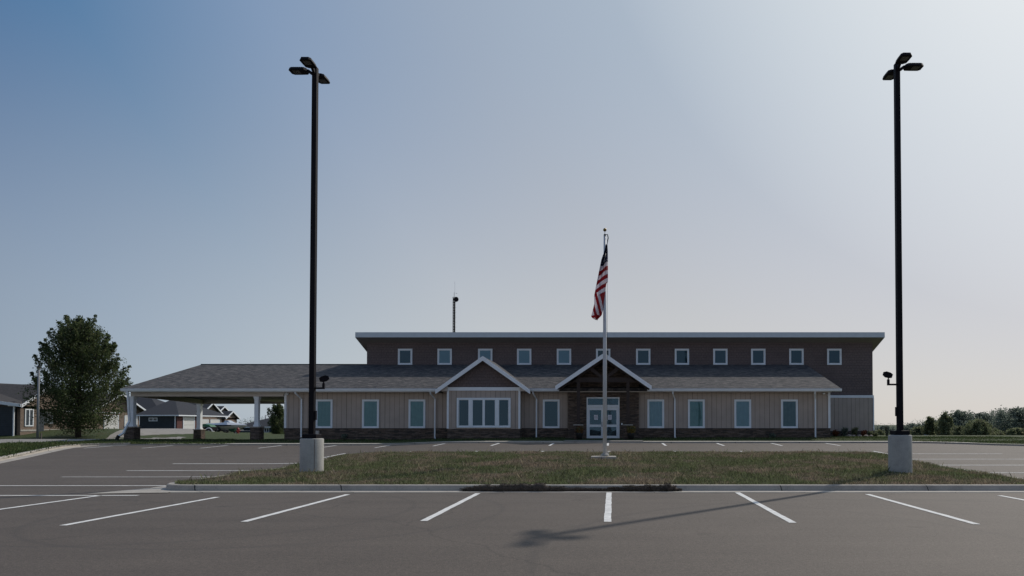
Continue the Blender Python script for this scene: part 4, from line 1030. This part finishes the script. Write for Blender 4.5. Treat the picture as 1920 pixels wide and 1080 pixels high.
def gable_x(house, x0, x1, y0, y1, ze, zr_, m, over=.4, wallm=None, trim=True):
    """ridge along X, gable facing +X at x1"""
    ym = (y0 + y1) / 2; s = (zr_ - ze) / (ym - y0 + over); r = MB(); t = .15
    for yy in (y0 - over, y1 + over): r.prism([(x1 + over, ym, zr_), (x1 + over, yy, ze), (x1 + over, yy, ze - t), (x1 + over, ym, zr_ - t)], (x0 - x1 - over, 0, 0))
    ro = r.build('roof', m, house)
    if trim:
        q = MB()
        for yy in (y0 - over, y1 + over): q.prism([(x1 + over + .01, ym, zr_ + .03), (x1 + over + .01, yy, ze + .03), (x1 + over + .01, yy, ze - .2), (x1 + over + .01, ym, zr_ - .22)], (.04, 0, 0))
        q.build('rake_trim', TRIM, ro)
    if wallm:
        zz = ze + s * over - t; MB().prism([(x1, y0, zz - .25), (x1, y1, zz - .25), (x1, y1, zz - .02), (x1, ym, zr_ - t - .02), (x1, y0, zz - .02)], (-.2, 0, 0)).build('gable_wall', wallm, house)
def hip(house, x0, x1, y0, y1, ze, zr_, m, over=.4, rx=None):
    x0 -= over; x1 += over; y0 -= over; y1 += over; ym = (y0 + y1) / 2; d = (y1 - y0) / 2
    a, b = rx if rx else (x0 + d, x1 - d); t = .14
    top = [(x0, y0, ze), (x1, y0, ze), (x1, y1, ze), (x0, y1, ze), (a, ym, zr_), (b, ym, zr_)]; low = [(x0, y0, ze - t), (x1, y0, ze - t), (x1, y1, ze - t), (x0, y1, ze - t)]
    ro = MB().add(top + low, [(0, 1, 5, 4), (1, 2, 5), (2, 3, 4, 5), (3, 0, 4), (9, 8, 7, 6)]).build('roof', m, house)
    MB().add([top[0], top[1], top[2], top[3]] + low, [(0, 4, 5, 1), (1, 5, 6, 2), (2, 6, 7, 3), (3, 7, 4, 0)]).build('fascia', TRIM, ro)
# house A
hA = thing('house', (-46, 54, .6), 'nearest house at the left edge with dark blue siding, brick wing and grey brown roof', 'house', 'houses along the side street')
MB().box(-56, PX(27, 50), 50, 52.6, .2, 3.25).build('siding_wall', SIDEB, hA)
xb = PX(38, 50.2)
m = MB(); m.box(PX(27, 50) + .002, xb, 50.2, 51.6, .2, 2.95).build('brick_wall', HBRICK, hA)
MB().box(xb - 4, xb - .6, 51.6, 52.6, .2, 2.9).build('recess_wall', HBRICK, hA)
MB().box(xb - 6, xb - .9, 52.6, 55.2, .2, 2.9).build('brick_wall', HBRICK, hA)
MB().box(xb - .002, xb + .03, 50.2, 51.6, 1.15, 1.27).build('stone_band', PEDC, hA)
MB().box(xb - .9, xb - .87, 52.6, 55.2, 1.15, 1.27).build('stone_band', PEDC, hA)
h_window(hA, '+x', 50.55, 51.3, xb, 1.5, 2.75); h_window(hA, '+x', 53.2, 54.2, xb - .9, 1.7, 2.6)
gable_x(hA, xb - 7, xb, 50.2, 55.2, 3.02, 4.62, SHINGD, .25, HBRICK)
m = MB(); 
m.add([(-58, 49.7, 3.05 + 2.2), (PX(36, 49.7), 49.7, 3.05), (xb - 1.2, 55.6, 3.0), (PX(68, 54.6), 54.6, PZ(722, 54.6)), (-62, 54.6, PZ(703, 54.6)), (-62, 58, 3)], [(0, 1, 3, 4), (1, 2, 3), (4, 3, 2, 5)])
m.build('roof', SHINGD, hA)
m = MB(); m.prism([(-58, 49.65, 5.27), (PX(38, 49.65), 49.65, 3.07), (PX(38, 49.65), 49.65, 2.86), (-58, 49.65, 5.05)], (0, .05, 0)).build('rake_trim', TRIM, hA)
m = MB(); m.prism([(-56, 50.01, 3.2), (PX(27, 50), 50.01, 3.2), (PX(27, 50), 50.01, 3.05), (-57.5, 50.01, 5.1)], (0, .1, 0)).build('gable_wall', SIDEB, hA)
m = MB(); m.tube([(PX(25.5, 49.9), 49.9, 2.95), (PX(25.5, 49.9), 49.9, .75), (PX(23, 49.9), 49.6, .62)], .05, 4, rot=R(45)); m.build('downspout', TRIM, hA)
m = MB(); m.box(PX(15, 49.8), xb + .15, 49.75, 49.95, 2.92, 3.06); m.build('gutter', TRIM, hA)
# house B
xB = -67.9
hB = thing('house', (xB, 96, .6), 'tan brick house with two white garage doors just left of the porch column', 'house', 'houses along the side street')
MB().box(xB - 12, xB, 86.5, 101.6, 0, 3.3).build('brick_wall', HBRICK, hB)
gable_x(hB, xB - 10, xB, 92, 101.8, 3.35, 5.9, SHINGD, .8, HBRICK)
hip(hB, xB - 14, xB - .4, 86.5, 97, 3.3, 5.6, SHINGD, .5)
hip(hB, xB - 16, xB - 3.5, 112, 122, 3.2, 6.2, SHINGB, .5)
garage(hB, xB, 94.6, 97.2, .5, 2.8); garage(hB, xB, 98.6, 101.0, .5, 2.8)
# house C
xC = PX(331, 90)
hC = thing('house', (xC, 90, .5), 'dark blue grey sided house with red brick garage front framed by the porch columns', 'house', 'houses along the side street')
MB().box(xC - 4.7, xC, 90, 95.3, 0, 2.75).build('siding_wall', SIDEB, hC)
MB().box(xC + .002, xC + .06, 89.98, 95.3, 0, 2.75).build('brick_wall', RBRICK, hC)
garage(hC, xC + .06, 91.3, 93.6, .5, 2.65)
hip(hC, xC - 4.6, xC + .1, 90, 101, 2.85, 5.15, SHINGB, .45, rx=(PX(313, 94), PX(340, 97)))
x0 = PX(279, 90); h_window(hC, '-y', x0, x0 + 1.1, 90, 2.05, 2.5)
m = MB(); m.box(xC - .2, xC - .1, 89.9, 89.98, .5, 2.7).build('downspout', TRIM, hC)
# house D
xD = -62.4
hD = thing('house', (xD, 110, .5), 'tan brick house with three stepped white edged gables behind the boat', 'house', 'houses along the side street')
MB().box(xD - 6, xD, 106.5, 113.0, 0, 2.95).build('brick_wall', HBRICK, hD)
gable_x(hD, xD - 6, xD, 106.6, 112.8, 2.85, 5.05, SHINGB, .5, HBRICK)
MB().box(xD - 9, xD - 3.6, 113.0, 123, 0, 3.0).build('brick_wall', HBRICK, hD)
gable_x(hD, xD - 9, xD - 3.6, 117.2, 122.2, 3.1, 4.75, SHINGB, .4, HBRICK)
MB().box(xD - 3.5, xD, 113.9, 117.6, 0, 2.7).build('brick_wall', HBRICK, hD)
gable_x(hD, xD - 4, xD, 113.9, 117.6, 2.65, 3.85, SHINGB, .35, HBRICK)
garage(hD, xD, 107.3, 109.2, .5, 2.3); garage(hD, xD, 109.9, 112.3, .5, 2.3)
# house E
D = 100; x0, x1 = PX(445, D), PX(590, D)
hE = thing('house', ((x0 + x1) / 2, D, -1), 'low navy blue sided house with dark roof seen under the porch beside the small tree', 'house', 'houses along the side street')
MB().box(x0, x1, D, D + 9, -2.6, PZ(801, D)).build('siding_wall', SIDEN, hE)
hip(hE, x0, x1, D, D + 10, PZ(800, D), PZ(775, D) + .1, SHINGB, .45)
wx = PX(495.5, D); h_window(hE, '-y', wx, wx + .7, D, PZ(810.5, D), PZ(802.5, D), .06)
MB().tube([(PX(491, D + 2), D + 3, 1.8), (PX(491, D + 2), D + 3, 3.0)], .07, 6).build('vent_pipe', METAL, hE)

# ---------------------------------------------------------------- street lamp, hydrant, boat, trailer
D = 50; x = PX(71, D); z0 = .62
sl_ = thing('street_lamp', (x, D, z0), 'slim grey street lamp standing before the big maple', 'street lamp')
m = MB(); zt = PZ(690, D); m.tube([(x, D, z0 - .1), (x, D, zt)], [.085, .06], 12).build('pole', mat('grey_post_paint', (.22, .23, .24), .7, var=.08), sl_, smooth=True)
MB().lathe(x, D, [(.05, zt), (.11, zt + .10), (.14, zt + .16), (.10, zt + .18)], 12).build('lamp_head', METAL, sl_)
MB().lathe(x, D, [(.19, zt + .19), (.17, zt + .22), (.05, zt + .26), (.01, zt + .3)], 12).build('lamp_cap', BLKM, sl_)
MB().box(x + .2, x + .26, D, D + .06, z0, z0 + .55).build('service_stub', DSOFF, sl_)
D = 72; x = PX(446.5, D); z0 = .60
hy = thing('fire_hydrant', (x, D, z0), 'small red fire hydrant on the grass right of the parked boat', 'hydrant')
REDP = mat('red_enamel', (.30, .02, .015), .45)
MB().lathe(x, D, [(.15, z0), (.15, z0 + .05), (.10, z0 + .07), (.10, z0 + .5), (.14, z0 + .52), (.14, z0 + .56), (.11, z0 + .62), (.05, z0 + .7), (.03, z0 + .75)], 14).build('barrel', REDP, hy, smooth=False)
MB().tube([(x - .2, D, z0 + .4), (x + .2, D, z0 + .4)], .06, 10).tube([(x, D, z0 + .36), (x, D - .2, z0 + .36)], .075, 10).build('outlet', REDP, hy)
# boat
D = 76; bx0, bx1 = PX(391, D), PX(463.5, D); L = bx1 - bx0; zg = .62
bt = thing('motor_boat', ((bx0 + bx1) / 2, D, zg + .35), 'white and black motor boat with raked windscreen parked on a trailer', 'boat')
def hull(z_off, tab, m_, name, par):
    m = MB(); vs = []; n = len(tab)
    for t, hwid, zk, zs2 in tab:
        X = bx0 + L * t
        for k in range(7):
            a = math.pi * k / 6; vs.append((X, D - math.cos(a) * hwid, zk + (zs2 - zk) * (1 - math.sin(a) ** 1.3)))
    fs = [(i * 7 + k, (i + 1) * 7 + k, (i + 1) * 7 + k + 1, i * 7 + k + 1) for i in range(n - 1) for k in range(6)]
    fs += [tuple(range(6, -1, -1))] + [(i * 7, i * 7 + 6, (i + 1) * 7 + 6, (i + 1) * 7) for i in range(n - 1)]
    m.add(vs, fs); return m.build(name, m_, par)
zk, zsx = PZ(812, D) + .2, PZ(797.5, D)
hl = hull(0, [(0, .8, zk, zsx), (.25, .85, zk, zsx), (.5, .85, zk + .02, zsx + .02), (.75, .65, zk + .15, zsx + .02), (.92, .28, zk + .38, zsx), (1, .03, zsx - .1, zsx - .02)], mat('boat_gelcoat', (.66, .62, .54), .35, var=.05), 'hull', bt)
m = MB(); m.prism([(bx0 - .02, D - .88, zsx - .16), (bx0 + L * .7, D - .88, zsx - .05), (bx0 + L * .7, D - .88, zsx + .05), (bx0 - .02, D - .88, zsx + .03)], (0, .03, 0)).build('black_band', BLKM, bt)
m = MB(); m.prism([(bx0, D - .80, zsx + .03), (bx0 + L * .98, D - .03, zsx + .02), (bx0 + L, D, zsx + .06), (bx0 + L * .6, D - .5, zsx + .18), (bx0 + .1, D - .75, zsx + .14)], (0, .06, 0))
m.add([(bx0, D - .84, zsx + .02), (bx0 + L * .6, D - .84, zsx + .04), (bx0 + L, D, zsx + .03), (bx0 + L * .6, D + .84, zsx + .04), (bx0, D + .84, zsx + .02), (bx0 + .1, D - .6, zsx + .20), (bx0 + L * .55, D - .6, zsx + .32), (bx0 + L * .98, D, zsx + .09), (bx0 + L * .55, D + .6, zsx + .32), (bx0 + .1, D + .6, zsx + .20)], [(4, 3, 2, 1, 0), (5, 6, 7, 8, 9), (0, 1, 6, 5), (1, 2, 7, 6), (2, 3, 8, 7), (3, 4, 9, 8), (4, 0, 5, 9)]).build('deck', mat('white_gelcoat', (.72, .73, .76), .3, var=.04), bt)
m = MB(); wsx = bx0 + L * .46
m.add([(wsx, D - .5, zsx + .28), (wsx + .75, D - .45, zsx + .22), (wsx + .8, D + .45, zsx + .22), (wsx, D + .5, zsx + .28), (wsx + .05, D - .4, zsx + .52), (wsx + .32, D - .35, zsx + .52), (wsx + .32, D + .35, zsx + .52), (wsx + .05, D + .4, zsx + .52)],
      [(0, 1, 5, 4), (1, 2, 6, 5), (2, 3, 7, 6), (3, 0, 4, 7), (4, 5, 6, 7)]).build('windscreen', mat('pale_screen', (.5, .55, .6), .1), bt)
tr_ = thing('boat_trailer', ((bx0 + bx1) / 2, D, zg), 'low boat trailer with silver rimmed wheels under the motor boat', 'trailer')
m = MB(); m.box(bx0 + .1, bx0 + L * .85, D - .7, D - .62, zg + .30, zg + .38).box(bx0 + .1, bx0 + L * .85, D + .62, D + .7, zg + .30, zg + .38).box(bx0 + L * .8, bx1 + .3, D - .04, D + .04, zg + .30, zg + .38)
for t in (.1, .5, .8): m.box(bx0 + L * t, bx0 + L * t + .08, D - .7, D + .7, zg + .385, zg + .45)
m.build('frame', METAL, tr_)
def wheel(par, x, y, z, r_):
    t = MB().tube([(x, y - .1, z), (x, y + .1, z)], r_, 18).build('tyre', BRASS, par)
    MB().tube([(x, y - .115, z), (x, y - .10, z)], r_ * .55, 10).build('rim', METAL, t)
for yy in (D - .85, D + .85): wheel(tr_, PX(416, D), yy, zg + .36 if yy > D else PZ(805.5, D), .30)
# small utility trailer with white fenders and green tarp
ut = thing('utility_trailer', (PX(394, 73), 73, zg), 'small dark utility trailer with white mudguard and green tarp behind the boat stern', 'trailer')
ux = PX(393, 73)
m = MB().box(ux - 1.3, ux + .15, 73.1, 74.2, zg + .4, zg + .75).box(ux + .15, ux + 2.0, 73.6, 73.7, zg + .35, zg + .42).build('bed', BLKM, ut)
wheel(ut, ux, 72.9, zg + .28, .28)
m = MB(); pts = [(ux + .36 * math.cos(R(a)), 72.85, zg + .30 + .36 * math.sin(R(a))) for a in range(0, 181, 20)]
m.tube(pts, .04, 6).build('mudguard', TRIM, ut)
m = MB(); m.prism([(ux - 1.3, 73.1, zg + .76), (ux + .1, 73.1, zg + .76), (ux - .1, 73.1, zg + .95), (ux - .6, 73.1, zg + 1.08), (ux - 1.2, 73.1, zg + .95)], (0, 1.0, 0)).build('tarp', mat('green_tarp', (.02, .12, .06), .6), ut)
wb = thing('wheelbarrow', (PX(436, 73), 73, zg), 'dark green wheelbarrow beside the red hydrant', 'wheelbarrow'); wx = PX(436, 73)
m = MB(); m.add([(wx - .35, 72.8, zg + .55), (wx + .35, 72.8, zg + .62), (wx + .35, 73.3, zg + .62), (wx - .35, 73.3, zg + .55), (wx - .1, 72.9, zg + .25), (wx + .2, 72.9, zg + .25), (wx + .2, 73.2, zg + .25), (wx - .1, 73.2, zg + .25)],
     [(0, 1, 2, 3), (4, 7, 6, 5), (0, 4, 5, 1), (1, 5, 6, 2), (2, 6, 7, 3), (3, 7, 4, 0)]).build('tray', mat('green_enamel', (.015, .07, .04), .5), wb)
wheel(wb, wx + .35, 73.05, zg + .18, .18)
m = MB(); m.tube([(wx + .35, 72.95, zg + .18), (wx - .75, 72.85, zg + .5)], .02, 5).tube([(wx - .2, 72.9, zg + .4), (wx - .2, 72.9, zg)], .02, 5).build('handle', BARK, wb)

# true size and place of the things along the side street
for o_, k_, l_ in ((hA, 1.4, (-64.4, 75.6, .19)), (MT, 1.15, (-52.02, 69, .40)), (sl_, 1.25, (-50.7, 62.5, .2)), (hB, 1.3, (-88.27, 124.8, .29)), (hC, 1.3, (-72.03, 117, .16)),
                   (hD, 1.3, (-81.12, 143, .16)), (hE, 1.3, (-61.81, 130, -1.79)), (GT, 1.3, (-51.71, 109.2, -.36)), (hy, 1.4, (-53.31, 100.8, .19)), (bt, 1.4, (-57.81, 106.4, .71)),
                   (tr_, 1.4, (-57.81, 106.4, .22)), (ut, 1.4, (-58.08, 102.2, .22)), (wb, 1.4, (-54.85, 102.2, .22))):
    stand(o_, k_, l_)
